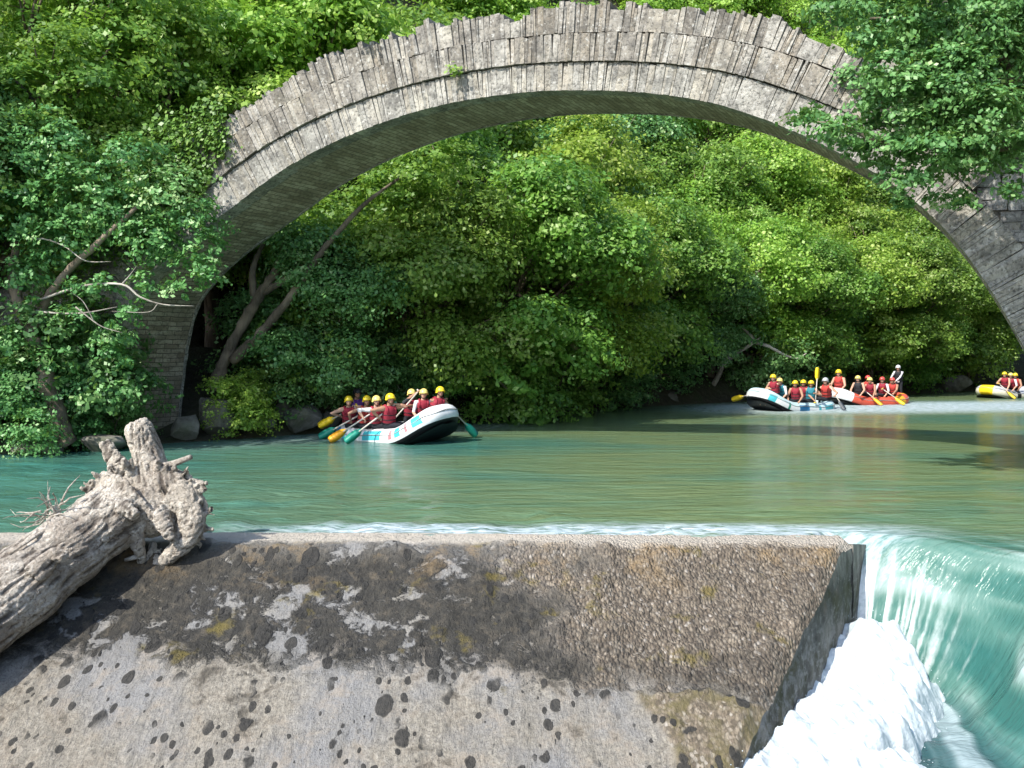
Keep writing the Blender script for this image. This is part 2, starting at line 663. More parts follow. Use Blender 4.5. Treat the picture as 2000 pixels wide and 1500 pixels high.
# white water piled against the weir's end wall
def foam_build():
    t = NT('foam')
    v = t.co()
    n = t.noise(v, 9, 6, .65)
    t.B(Base_Color=t.ramp(n, [(.25, (.3, .38, .41)), (.45, (.5, .56, .59)), (.7, (.66, .7, .72))]), Roughness=.7, Normal=t.bump(n, .6, .05))
    t.b.inputs['Subsurface Weight'].default_value = 0.15
    t.b.inputs['Subsurface Radius'].default_value = (.05, .05, .05)
    xs = np.arange(1.2, 5.6, .016)
    ys = np.arange(6.4, 11.3, .016)
    X, Y = np.meshgrid(xs, ys, indexing='ij')
    sh = X.shape
    a, b = sill_ab(X, Y)
    z, k, st = water_z(X, Y)
    wall = (X - CORN[0]) * .817 + (Y - CORN[1]) * -.577          # distance out from the end wall
    e1 = fbm(P3(X * 1.6, Y * 1.6, 2.0), 5).reshape(sh)
    e2 = fbm(P3(X * 7, Y * 7, 4.0), 4, .6).reshape(sh)
    # outline: starts under the fall, widens, drifts along the wall towards the viewer
    edge = .95 + .3 * sstep(.6, 1.2, b) - .03 * b + .42 * e1 + .09 * e2
    m = (1 - sstep(-.55, .2, a - edge)) * sstep(.0, .35, b + .25 * e1 + .1 * e2) * (1 - sstep(4.4, 5.0, b))
    hole = sstep(.2, .42, fbm(P3(X * 1.9 + 4, Y * 1.9, 6.0), 4).reshape(sh)) * sstep(2.0, 2.6, b) * sstep(.25, .5, a)
    m = m * (1 - hole)
    hump = .55 * np.exp(-((b - .8) / .7) ** 2) * np.exp(-((a - .3) / .85) ** 2) + .16 * np.exp(-((b - 2.2) / 1.3) ** 2)
    lump = .5 + .5 * fbm(P3(X * 2.4, Y * 2.4, 3.0), 3).reshape(sh)
    curl = np.abs(fbm(P3(X * 4, Y * 4, 13.0), 4, .5).reshape(sh))
    H = DOWN_Z + (hump + .26 * lump + .2 * curl + .05 * e2 + .012 * fbm(P3(X * 24, Y * 24, 5.0), 3).reshape(sh)) * sstep(0, .95, m) - .22 * (1 - sstep(0, .4, m))
    for _ in range(3):
        H[1:-1, 1:-1] = (H[1:-1, 1:-1] * 2 + H[:-2, 1:-1] + H[2:, 1:-1] + H[1:-1, :-2] + H[1:-1, 2:]) / 6
    H = H + (.012 * fbm(P3(X * 20, Y * 20, 5.0), 4, .6).reshape(sh) + .02 * np.abs(fbm(P3(X * 9, Y * 9, 9.0), 4, .6).reshape(sh))) * sstep(.1, .6, m)
    F = grid_faces(len(xs), len(ys))
    keep = (m.ravel()[F] > .02).any(1) & (wall.ravel()[F] > -.07).all(1)
    V = np.stack([X.ravel(), Y.ravel(), H.ravel()], 1)
    F = F[keep]
    used = np.unique(F)
    re = np.full(len(V), -1)
    re[used] = np.arange(len(used))
    mb = MB()
    rnd = np.random.default_rng(4)
    pick = rnd.choice(used[(m.ravel()[used] > .05)], 1100)
    for p in V[pick]:
        q = p + rnd.normal(size=3) * np.array([.06, .06, .03]) + np.array([0, 0, -.01 + .12 * rnd.random() ** 3])
        mb.blob(q, rnd.uniform(.002, .006), 5, 4)
    sp = mb.mesh('spray')
    o = link('white_water', quad_mesh('white_water', V[used], re[F], True), t.m)
    tag(o, 'white churning foam piled below the end of the weir', 'foam', kind='stuff')
    # droplets join the same mass of foam
    tag(link('spray', sp, t.m, o), kind='stuff')


foam_build()

# ---------------------------------------------------------------- weir
EDG = np.array([-.577, -.817])                   # plan direction of the end wall, towards the viewer
CREST_F, SLOPE = 10.72, .52


def weir_top(x, y):
    yf = CREST_F + .05 * np.sin(x * .9)
    z = np.where(y > yf, .05 - .03 * sstep(-2, 2, x), 0)
    k = np.clip(yf - y, 0, 99)
    z = z + np.where(y <= yf, (.05 - .03 * sstep(-2, 2, x)) - k * SLOPE * sstep(-.05, .32, k), 0)
    return z


def apron_mat():
    t = NT('weir_concrete')
    v = t.co()
    tc = t.n('TexCoord').outputs['Object']
    sep = t.n('SeparateXYZ', {'Vector': tc}).outputs
    x, y = sep[0], sep[1]
    n_lo = t.noise(v, .9, 5, .6)
    n_md = t.noise(v, 3.2, 6, .68, .3)
    n_hi = t.noise(v, 22, 5, .65)
    n_st = t.noise(t.co((1.6, 1.6, 1.6), (0, 0, .5)), 5, 6, .7)
    # clean concrete
    c = t.ramp(n_hi, [(.25, (.105, .094, .078)), (.5, (.235, .213, .175)), (.75, (.35, .325, .275))])
    c = t.mix(t.ramp(n_lo, [(.42, 0), (.6, .7)]), c, (.2, .205, .214))
    c = t.mix(t.ramp(t.noise(t.co((2.5, .5, .5), (0, 0, .3)), 1.6, 6, .7), [(.5, 0), (.72, .45)]), c, (.13, .12, .1))
    c = t.mix(t.ramp(t.noise(v, 60, 3, .6), [(.36, .6), (.46, 0)]), c, (.07, .065, .055))
    c = t.mix(t.ramp(n_md, [(.35, .5), (.5, 0)]), c, (.3, .25, .19))
    # exposed pebbles on the right hand part
    pb = t.n('TexVoronoi', {'Vector': t.co((1.25, .8, .8), (0, 0, .35)), 'Scale': 27.0, 'Randomness': 1.0})
    pcol = t.ramp(t.n('SeparateColor', {0: pb.outputs['Color']}).outputs[0], [(0, (.1, .08, .06)), (.4, (.19, .15, .11)), (.75, (.26, .215, .16)), (.93, (.33, .28, .22)), (1, (.42, .38, .33))])
    pcol = t.mix(t.ramp(pb.outputs['Distance'], [(.35, 0), (.8, .6)]), pcol, (.06, .05, .04))
    pebx = t.math('ADD', t.math('MULTIPLY', x, .55), t.math('MULTIPLY', t.math('SUBTRACT', n_lo, .5), 3.0))
    low = t.math('ADD', y, t.math('MULTIPLY', t.math('SUBTRACT', n_md, .5), 1.5))           # wobbly distance up the slope
    low = t.math('SUBTRACT', low, t.math('MULTIPLY', x, -.06))
    upper = t.ramp(low, [(0, 0), (1, 1)])
    up_m = t.n('MapRange', {'Value': low, 'From Min': 8.84, 'From Max': 9.04}, clamp=True).outputs[0]
    top_m = t.n('MapRange', {'Value': y, 'From Min': 10.35, 'From Max': 10.75}, clamp=True).outputs[0]
    peb_m = t.math('MULTIPLY', t.n('MapRange', {'Value': pebx, 'From Min': -.1, 'From Max': .55}, clamp=True).outputs[0], up_m)
    c = t.mix(peb_m, c, pcol)
    # dark algae crust covering the upper left part, broken by clean windows
    cr = t.math('ADD', t.math('MULTIPLY', n_md, .8), t.math('MULTIPLY', n_lo, .55))
    cr_m = t.ramp(cr, [(.715, 1), (.765, 0)])
    cr_m = t.math('MULTIPLY', t.math('MULTIPLY', cr_m, up_m), t.math('SUBTRACT', 1.0, t.math('MULTIPLY', peb_m, .72)))
    cr_m = t.math('MULTIPLY', cr_m, t.math('SUBTRACT', 1.0, t.math('MULTIPLY', top_m, .75)))
    crust = t.ramp(n_st, [(.34, (.009, .0085, .007)), (.52, (.026, .024, .019)), (.72, (.095, .078, .056))])
    c = t.mix(t.math('MULTIPLY', cr_m, .93), c, crust)
    lowc = t.math('MULTIPLY', t.ramp(t.math('ADD', cr, t.math('MULTIPLY', t.math('SUBTRACT', 9.0, low), .07)), [(.56, 1), (.63, 0)]), t.math('SUBTRACT', 1.0, up_m))
    c = t.mix(t.math('MULTIPLY', lowc, .75), c, crust)
    # a dense dark hem where the crust ends
    hem = t.n('MapRange', {'Value': low, 'From Min': 9.02, 'From Max': 9.5}, clamp=True).outputs[0]
    hem = t.math('MULTIPLY', t.math('MULTIPLY', t.math('SUBTRACT', 1.0, hem), up_m), t.ramp(n_lo, [(.36, 1), (.62, .2)]))
    c = t.mix(t.math('MULTIPLY', hem, .8), c, crust)
    # olive and ochre moss cushions
    n_ms = t.noise(v, 2.1, 5, .6)
    ms = t.math('MULTIPLY', t.ramp(n_ms, [(.6, 0), (.68, .8)]), up_m)
    c = t.mix(ms, c, t.mix(n_st, (.06, .055, .01), (.2, .15, .035)))
    och = t.math('MULTIPLY', t.ramp(t.noise(v, 1.4, 6, .7), [(.5, 0), (.66, .7)]), t.n('MapRange', {'Value': y, 'From Min': 9.9, 'From Max': 10.5}, clamp=True).outputs[0])
    c = t.mix(och, c, (.3, .2, .09))
    # olive cushions low on the right, by the edge
    rm = t.attr('slab')
    c = t.mix(rm, c, t.mix(t.ramp(n_md, [(.4, .8), (.58, .1)]), pcol, t.mix(n_st, (.03, .028, .008), (.2, .165, .06))))
    # round dark lichen spots on the clean lower part
    sv = t.n('VectorMath', {0: t.co((1.35, .95, .0), (0, 0, .32)), 1: (0, 0, 0)}, operation='ADD').outputs[0]
    wob = t.n('TexNoise', {'Vector': v, 'Scale': 8.0, 'Detail': 5.0})
    svw = t.n('VectorMath', {0: sv, 1: t.n('VectorMath', {0: wob.outputs[1], 'Scale': .08}, operation='SCALE').outputs[0]}, operation='ADD').outputs[0]
    spots = None
    for sc, lim, lo_r in ((3.0, .46, .4), (5.0, .44, .4), (9.0, .42, .5)):
        vo = t.n('TexVoronoi', {'Vector': svw, 'Scale': sc, 'Randomness': .95})
        rr = t.n('SeparateColor', {0: vo.outputs['Color']}).outputs[0]
        rad = t.math('MULTIPLY', t.n('MapRange', {'Value': rr, 'From Min': lo_r, 'From Max': 1.0}, clamp=True).outputs[0], lim)
        s = t.n('MapRange', {'Value': t.math('SUBTRACT', rad, vo.outputs['Distance']), 'From Min': -.01, 'From Max': .035}, clamp=True).outputs[0]
        spots = s if spots is None else t.math('MAXIMUM', spots, s)
    spots = t.math('MULTIPLY', t.math('MULTIPLY', spots, t.math('SUBTRACT', 1.0, t.math('MULTIPLY', peb_m, .85))), t.ramp(t.noise(v, 1.1, 3), [(.41, .0), (.45, 1)]))
    c = t.mix(t.math('MULTIPLY', spots, .95), c, t.ramp(n_hi, [(.3, (.014, .014, .013)), (.7, (.042, .039, .034))]))
    # rain streaks down the slope
    c = t.mix(t.ramp(t.noise(t.co((5, .35, .35)), 1.5, 5, .65), [(.54, 0), (.7, .4)]), c, (.08, .075, .062))
    # pale crest: its sunlit top is painted into the colour
    c = t.mix(t.math('MULTIPLY', t.n('MapRange', {'Value': t.math('ADD', y, t.math('MULTIPLY', n_md, .25)), 'From Min': 10.75, 'From Max': 10.95}, clamp=True).outputs[0], .8), c, (.5, .45, .38))
    hgt = t.math('ADD', t.math('MULTIPLY', n_hi, .5), t.math('MULTIPLY', n_st, .8))
    hgt = t.math('ADD', hgt, t.math('MULTIPLY', t.math('SUBTRACT', .8, pb.outputs['Distance']), t.math('MULTIPLY', peb_m, 1.1)))
    hgt = t.math('ADD', hgt, t.math('MULTIPLY', t.noise(t.co((14, 4, 4), (0, 0, .6)), 1.5, 5, .7), .9))
    hgt = t.math('ADD', hgt, t.math('MULTIPLY', t.math('MULTIPLY', cr_m, t.noise(v, 13, 4, .7)), 1.6))
    hgt = t.math('ADD', hgt, t.math('MULTIPLY', cr_m, .5))
    hgt = t.math('ADD', hgt, t.math('MULTIPLY', spots, .35))
    t.B(Base_Color=c, Roughness=.88, Normal=t.bump(hgt, .95, .04))
    return t.m


def wall_mat():
    t = NT('wet_wall_concrete')
    v = t.co()
    n = t.noise(t.co((3, 3, .9)), 2.0, 6, .65)
    n2 = t.noise(v, 14, 5, .7)
    n3 = t.noise(v, 1.7, 5, .6)
    c = t.ramp(n, [(.3, (.022, .021, .018)), (.5, (.06, .056, .048)), (.7, (.17, .16, .14))])
    c = t.mix(t.ramp(n3, [(.48, 0), (.62, .7)]), c, (.05, .05, .012))
    low = t.n('SeparateXYZ', {'Vector': t.n('TexCoord').outputs['Object']}).outputs[2]
    wl = t.n('MapRange', {'Value': low, 'From Min': -.5, 'From Max': -1.0}, clamp=True).outputs[0]
    c = t.mix(t.math('MULTIPLY', wl, t.ramp(t.noise(v, 7, 6, .75), [(.46, 0), (.58, .8)])), c, (.17, .17, .17))
    c = t.mix(t.ramp(n2, [(.56, 0), (.68, .6)]), c, (.26, .25, .23))
    c = t.mix(t.math('MULTIPLY', t.n('MapRange', {'Value': low, 'From Min': -.38, 'From Max': -.08}, clamp=True).outputs[0], t.ramp(n, [(.4, .2), (.6, .9)])), c, (.34, .31, .26))  # paler towards the top: light on the upper corner put into the colour
    t.B(Base_Color=c, Roughness=t.ramp(n3, [(.4, .55), (.6, .85)]), Normal=t.bump(n2, .9, .04))
    return t.m


def weir_build():
    root = empty('weir', (0, CREST_F, 0), 'sloping concrete weir stained with dark algae across the foreground', 'weir')
    ys = np.concatenate([np.arange(4.0, 7.8, .08), np.arange(7.8, 11.45, .022)])
    us = 1 - (1 - np.linspace(0, 1, 470)) ** 1.0
    xe = CORN[0] + (ys - CORN[1]) * EDG[0] / EDG[1]
    xe = xe + .035 * fbm(P3(ys * 2.5, ys * 0, 1.0), 3)
    xe = np.minimum(xe, 4.12 + 0 * ys)
    X = -12.5 + us[:, None] * (xe[None, :] + 12.5)
    Y = np.broadcast_to(ys[None, :], X.shape)
    Yj = Y + 0
    sh = X.shape
    Z = weir_top(X, Y)
    rough = .03 * fbm(P3(X * 1.1, Y * 1.1, 1.0), 4).reshape(sh) + .022 * fbm(P3(X * 6, Y * 6, 2.0), 4, .6).reshape(sh)
    rightp = sstep(-.3, 1.5, X + .8 * fbm(P3(X * .8, Y * .8, 7.0), 2).reshape(sh)) * sstep(8.7, 9.2, Y)
    rough = rough + (.012 + .02 * rightp) * fbm(P3(X * 15, Y * 15, 4.0), 2).reshape(sh)
    # broken cushions of crust along the top
    crust = sstep(.05, .4, fbm(P3(X * 2.2, Y * 2.2, 12.0), 4).reshape(sh)) * sstep(9.0, 9.4, Y) * (1 - sstep(10.7, 10.95, Y)) * (.045 + .05 * fbm(P3(X * 8, Y * 8, 22.0), 3).reshape(sh))
    slab = sstep(1.0, 1.12, X + .35 * fbm(P3(X * 2, Y * 2, 31.0), 4).reshape(sh) - .5 * (8.75 - Y)) * (1 - sstep(8.72, 8.8, Y + .25 * fbm(P3(X * 3, Y * 3, 33.0), 3).reshape(sh)))
    crust = crust + slab * (.05 + .05 * fbm(P3(X * 7, Y * 7, 35.0), 3).reshape(sh))
    edge = xe[None, :] - X
    rnd = -.09 * np.exp(-(edge / .07) ** 2) + .03 * fbm(P3(X * 9, Y * 9, 8.0), 3).reshape(sh) * np.exp(-(edge / .25) ** 2)
    Z = Z + (rough + crust) * (1 - .75 * sstep(CREST_F, CREST_F + .15, Y)) + rnd
    Z = Z - .8 * sstep(11.3, 11.45, Y)
    me = quad_mesh('apron', np.stack([X.ravel(), Y.ravel(), Z.ravel()], 1), grid_faces(*sh), True)
    add_attr(me, 'slab', slab)
    ap = link('apron', me, apron_mat(), root, (0, -CREST_F, 0))
    # end wall: rows follow the sloping edge, columns run down into the water
    top = Z[-1]
    rows = np.linspace(0, 1, 60) ** 1.1
    wx, wy = xe.copy(), ys.copy()
    nrm = np.array([.817, -.577])
    V = []
    for r in rows:
        zz = top * (1 - r) + (-3.4) * r
        d = .05 * fbm(P3(wy * 2.2, zz * 2.2, 5.0), 4) + .02 * fbm(P3(wy * 10, zz * 10, 6.0), 3) + .03 * np.minimum(1, (top - zz) * 3) * 1.0
        V.append(np.stack([wx + nrm[0] * d * min(1, r * 25), wy + nrm[1] * d * min(1, r * 25), zz], 1))
    V = np.stack(V, 0)
    keep = ys <= 10.97
    V = V[:, keep]
    link('end_wall', quad_mesh('end_wall', V.reshape(-1, 3), grid_faces(V.shape[0], V.shape[1])[:, ::-1], True), wall_mat(), root, (0, -CREST_F, 0))
    # the pier beyond the stop-log groove
    mb = MB()
    e = -EDG
    p0 = CORN + e * .075 + nrm * .0
    q = []
    for (s_, w_) in ((0, .015), (.62, .015), (.62, -1.2), (0, -1.2)):
        p = p0 + e * s_ + nrm * w_
        q.append(p)
    rng = np.random.default_rng(3)
    nS, nZ = 16, 40
    ss = np.linspace(0, .62, nS)
    zs = np.linspace(-.03, -3.4, nZ)
    SS, ZZ = np.meshgrid(ss, zs, indexing='ij')
    d = .015 + .02 * fbm(P3(SS * 5, ZZ * 3, 2.0), 4).reshape(SS.shape)
    PX = p0[0] + e[0] * SS + nrm[0] * d
    PY = p0[1] + e[1] * SS + nrm[1] * d
    ZZ = ZZ - .18 * SS * (ZZ > -.5)
    base = quad_mesh('groove_pier', np.stack([PX.ravel(), PY.ravel(), ZZ.ravel()], 1), grid_faces(nS, nZ), True)
    link('groove_pier', base, wall_mat(), root, (0, -CREST_F, 0))
    mb = MB()      # side and top of the pier, and the back of the groove
    a = p0 + nrm * .012
    b2 = a + e * .64
    bk = -nrm * .5
    mb.hexa([(a[0], a[1], -3.4), (b2[0], b2[1], -3.4), (b2[0] + bk[0], b2[1] + bk[1], -3.4), (a[0] + bk[0], a[1] + bk[1], -3.4),
             (a[0], a[1], -.04), (b2[0], b2[1], -.16), (b2[0] + bk[0], b2[1] + bk[1], -.16), (a[0] + bk[0], a[1] + bk[1], -.04)])
    g0 = CORN - e * .12 - nrm * .11
    g1 = CORN + e * .2 - nrm * .11
    mb.hexa([(g0[0], g0[1], -3.4), (g1[0], g1[1], -3.4), (g1[0] - nrm[0] * .3, g1[1] - nrm[1] * .3, -3.4), (g0[0] - nrm[0] * .3, g0[1] - nrm[1] * .3, -3.4),
             (g0[0], g0[1], -.05), (g1[0], g1[1], -.05), (g1[0] - nrm[0] * .3, g1[1] - nrm[1] * .3, -.05), (g0[0] - nrm[0] * .3, g0[1] - nrm[1] * .3, -.05)])
    mb.build('pier_core', wall_mat(), root, False, (0, -CREST_F, 0))


weir_build()

# ---------------------------------------------------------------- stone bridge
BTH = R(15.1)
BU = Vector((math.cos(BTH), -math.sin(BTH), 0))      # along the bridge
BW = Vector((math.sin(R(28)), math.cos(R(28)), 0))       # from its near face to its far face
BO = Vector((-785 / F_PX * 22.5, 22.5, 0))
BWID = 2.1
CTRL = [(-.15, -1.6), (-.05, 0), (.12, 1.4), (.35, 2.65), (.72, 3.6), (1.7, 4.55), (3.3, 5.55), (4.85, 6.48), (6.5, 7.14), (8.3, 7.58), (10.1, 7.76), (11.8, 7.71),
        (13.4, 7.5), (14.7, 7.15), (15.9, 6.62), (17.0, 6.0), (17.9, 5.37), (18.6, 4.7), (19.2, 3.92), (19.72, 3.05), (20.14, 2.25), (20.6, 1.3), (21.1, 0), (21.5, -1.6)]


def catmull(P, k=14):
    P = [np.array(p, float) for p in P]
    Q = [2 * P[0] - P[1]] + P + [2 * P[-1] - P[-2]]
    out = []
    for i in range(1, len(Q) - 2):
        for j in range(k):
            t = j / k
            a, b, c, d = Q[i - 1], Q[i], Q[i + 1], Q[i + 2]
            out.append(.5 * ((2 * b) + (c - a) * t + (2 * a - 5 * b + 4 * c - d) * t * t + (3 * b - a - 3 * c + d) * t ** 3))
    out.append(P[-1])
    return np.array(out)


ARC = catmull(CTRL)
_seg = np.hypot(*np.diff(ARC, axis=0).T)
ARCL = np.concatenate([[0], np.cumsum(_seg)])
# smoothed outward normals
_tg = np.gradient(ARC, ARCL, axis=0)
_ker = np.ones(25) / 25
_tg = np.stack([np.convolve(np.pad(_tg[:, i], 12, mode='edge'), _ker, 'valid') for i in (0, 1)], 1)
_tg /= np.hypot(*_tg.T)[:, None]
ARCN = np.stack([-_tg[:, 1], _tg[:, 0]], 1)


def arc(l):
    p = np.array([np.interp(l, ARCL, ARC[:, 0]), np.interp(l, ARCL, ARC[:, 1])])
    n = np.array([np.interp(l, ARCL, ARCN[:, 0]), np.interp(l, ARCL, ARCN[:, 1])])
    return p, n / np.hypot(*n)


def bp(s, w, z):
    return BO + BU * s + BW * w + Vector((0, 0, z))


def ring_thick(s):
    return .57 + .2 * min(1.6, abs(s - 10.2) / 7.5) ** 2


def bridge_build():
    rnd = random.Random(11)
    root = empty('stone_bridge', BO, 'old grey stone arch bridge spanning the river', 'bridge')
    inv = -BO

    def course(name, n0, n1, l0, l1, w0, w1, tmin, tmax, mat_, jag, prot, back):
        mb = MB()
        l = l0
        while l < l1:
            big = rnd.random() < .12
            t = rnd.uniform(tmin, tmax) * (rnd.uniform(1.8, 3.2) if big else 1)
            pa, na = arc(l)
            pb, nb = arc(min(l + t - rnd.uniform(.002, .009), l1))
            sc = .5 * (pa[0] + pb[0])
            a0, a1 = n0(sc), n1(sc)
            sk = rnd.gauss(0, .012)
            lo = a0 + rnd.uniform(.0, .012)
            hi = a1 + rnd.uniform(-jag, jag * .4)
            f = w0 - (rnd.uniform(0, prot) if not big else prot * .8)
            tw = rnd.gauss(0, .008)
            P = []
            for w in (f, w1):
                for (p, n, h, q) in ((pa, na, lo, 0), (pb, nb, lo, 0), (pb, nb, hi + rnd.uniform(-.02, .02), sk), (pa, na, hi, sk)):
                    x = p + n * h + np.array([n[1], -n[0]]) * q
                    P.append(bp(x[0], w + rnd.uniform(-.014, .014) + (tw if q else 0), x[1]) + inv)
            mb.hexa([P[0], P[1], P[2], P[3], P[4], P[5], P[6], P[7]])
            l += t
        o = mb.build(name, mat_, root, False)
        # back half of the course seen from elsewhere
        return o

    Lc = ARCL[-1]
    ls = lambda s: float(np.interp(s, ARC[:, 0], ARCL))
    z0 = lambda s: 0.0
    course('arch_ring', z0, ring_thick, .2, Lc - .2, .0, .42, .035, .13, M_RING, .01, .012, 0)
    r2 = lambda s: ring_thick(s) + .57 + .08 * min(1, abs(s - 10.2) / 7)
    course('slab_course', lambda s: ring_thick(s) + .012, r2, ls(2.75), ls(18.55), -.05, .5, .035, .105, M_SLAB, .02, .04, 0)

    def r3(s):
        return r2(s) + .58 + .19 * float(_h(np.array([int(s * 1.7 + .4 * math.sin(s * 3))]), np.array([3]), np.array([9]))[0]) - .1 + .05 * math.sin(s * 2.3) + .03 * math.sin(s * 9.0) - .12 * max(0, (abs(s - 10.3) - 5) / 3)
    course('parapet', lambda s: r2(s) + .012, r3, ls(2.9), ls(17.75), -.02, .42, .035, .11, M_SLAB, .115, .05, 0)
    # barrel: soffit, far face and deck as one closed body behind the facing
    idx = np.arange(2, len(ARC) - 2)
    nw = 26
    prof = ARC[idx]
    nn = ARCN[idx]
    V = []
    ws = np.linspace(.03, BWID, nw)
    for w in ws:
        d = .012 + .035 * fbm(P3(prof[:, 0] * 2.0 + prof[:, 1], prof[:, 1] * 2.0, w * 2.4), 4) * min(1, (w - .03) * 6)
        q = prof + nn * np.maximum(.004, d + .01)[:, None]
        V.append(np.stack([q[:, 0], np.full(len(q), w), q[:, 1]], 1))
    V = np.stack(V, 1).reshape(-1, 3)
    W3 = np.array([tuple(bp(*v) + inv) for v in V])
    sme = quad_mesh('soffit', W3, grid_faces(len(idx), nw), True)
    add_attr(sme, 'along', np.repeat(ARCL[idx], nw))
    add_attr(sme, 'depth', np.tile(ws, len(idx)))
    link('soffit', sme, M_SOFFIT, root)
    mb = MB()
    for i in range(0, len(idx) - 4, 4):
        j = i + 4
        P = []
        for w in (.44, BWID - .003):
            for (k, h) in ((i, .06), (j, .06), (j, None), (i, None)):
                hh = h if h else r2(prof[k][0]) - .02
                x = prof[k] + nn[k] * hh
                P.append(bp(x[0], w, x[1]) + inv)
        mb.hexa(P)
    mb.build('core', M_RUBBLE, root, False)
    course_far = MB()
    l = .2
    while l < Lc - .3:
        t = rnd.uniform(.1, .3)
        pa, na = arc(l)
        pb, nb = arc(l + t - .01)
        h = ring_thick(pa[0])
        P = []
        for w in (BWID, BWID + .06 + rnd.uniform(0, .02)):
            for (p, n, hh) in ((pa, na, .0), (pb, nb, .0), (pb, nb, h), (pa, na, h)):
                x = p + n * hh
                P.append(bp(x[0], w, x[1]) + inv)
        course_far.hexa(P)
        l += t
    course_far.build('far_arch_ring', M_RING, root, False)

    # rubble masonry of the abutments, stone by stone
    def inside_arch(s, z, extra):
        d = np.hypot(ARC[:, 0] - s, ARC[:, 1] - z)
        k = int(d.argmin())
        side = (s - ARC[k, 0]) * ARCN[k, 0] + (z - ARC[k, 1]) * ARCN[k, 1]
        return side < extra

    def abut(name, s0, s1, ztop, lim):
        mb = MB()
        z = -1.4
        while z < 9:
            h = rnd.uniform(.14, .3)
            s = s0 + rnd.uniform(0, .3)
            while s < s1:
                ln = rnd.uniform(.25, .75)
                sc, zc = s + ln / 2, z + h / 2
                if zc < ztop(sc) and not inside_arch(sc, zc, ring_thick(sc) - .12):
                    f = .075 - rnd.uniform(0, .06)
                    g = rnd.uniform(.004, .012)
                    j = lambda: rnd.uniform(-.02, .02)
                    P = []
                    for w, q in ((f, .02), (.6, 0)):
                        for (ss, zz) in ((s + g, z + g), (s + ln - g, z + g), (s + ln - g, z + h - g), (s + g, z + h - g)):
                            P.append(bp(ss + j(), w + j(), zz + j()) + inv)
                    mb.hexa(P)
                s += ln
            z += h
        mb.build(name, M_RUBBLE, root, False)
        cb = MB()
        n = 110
        for i in range(n):
            a, b = s0 + (s1 - s0) * i / n, s0 + (s1 - s0) * (i + 1) / n
            m = (a + b) / 2
            zt = ztop(m) - .05
            zl = -1.6
            if -.2 < m < 21.4:
                zl = max(float(np.interp(q_, ARC[:, 0], ARC[:, 1])) for q_ in (a - .12, m, b + .12)) + .3
            if zt > zl + .1:
                cb.hexa([bp(a, .14, zl) + inv, bp(b, .14, zl) + inv, bp(b, .14, zt) + inv, bp(a, .14, zt) + inv,
                         bp(a, BWID - .03, zl) + inv, bp(b, BWID - .03, zl) + inv, bp(b, BWID - .03, zt) + inv, bp(a, BWID - .03, zt) + inv])
        cb.build(name + '_core', M_RUBBLE, root, False)
    abut('abutment', -9, 4.2, lambda s: min(7.3, 6.7 + (s - 3.3) * .42), 0)
    abut('abutment', 16.6, 27, lambda s: 7.7 - (s - 17.2) * .38, 0)
    return root


bridge_build()

# ---------------------------------------------------------------- driftwood trunk lying on the weir
def drift_mat():
    t = NT('driftwood')
    v = t.co((1, 1, 1), (.55, -.5, -.55))
    st = t.n('Mapping', {'Vector': v, 'Scale': (16, 2.0, 16)}).outputs[0]
    n = t.noise(st, 1.6, 7, .68, .9)
    n2 = t.noise(t.co(), 3.0, 5, .6)
    n3 = t.noise(t.co(), 30, 4, .6)
    c = t.ramp(n, [(.28, (.13, .1, .075)), (.4, (.5, .435, .36)), (.54, (.71, .65, .565)), (.75, (.82, .78, .7))])
    c = t.mix(t.ramp(n2, [(.42, .65), (.58, 0)]), c, (.26, .21, .165))
    c = t.mix(t.attr('pale'), c, (.72, .65, .54), 'MIX')
    c = t.mix(t.ramp(n, [(.3, .85), (.4, 0)]), c, (.06, .045, .038))
    c = t.mix(t.math('MULTIPLY', t.attr('crack'), .75, True), c, (.05, .036, .028))
    c = t.mix(t.ramp(n3, [(.3, .4), (.45, 0)]), c, (.12, .1, .085))
    t.B(Base_Color=c, Roughness=.9, Normal=t.bump(n3, .5, .02, t.bump(n, 1.0, .07)))
    return t.m


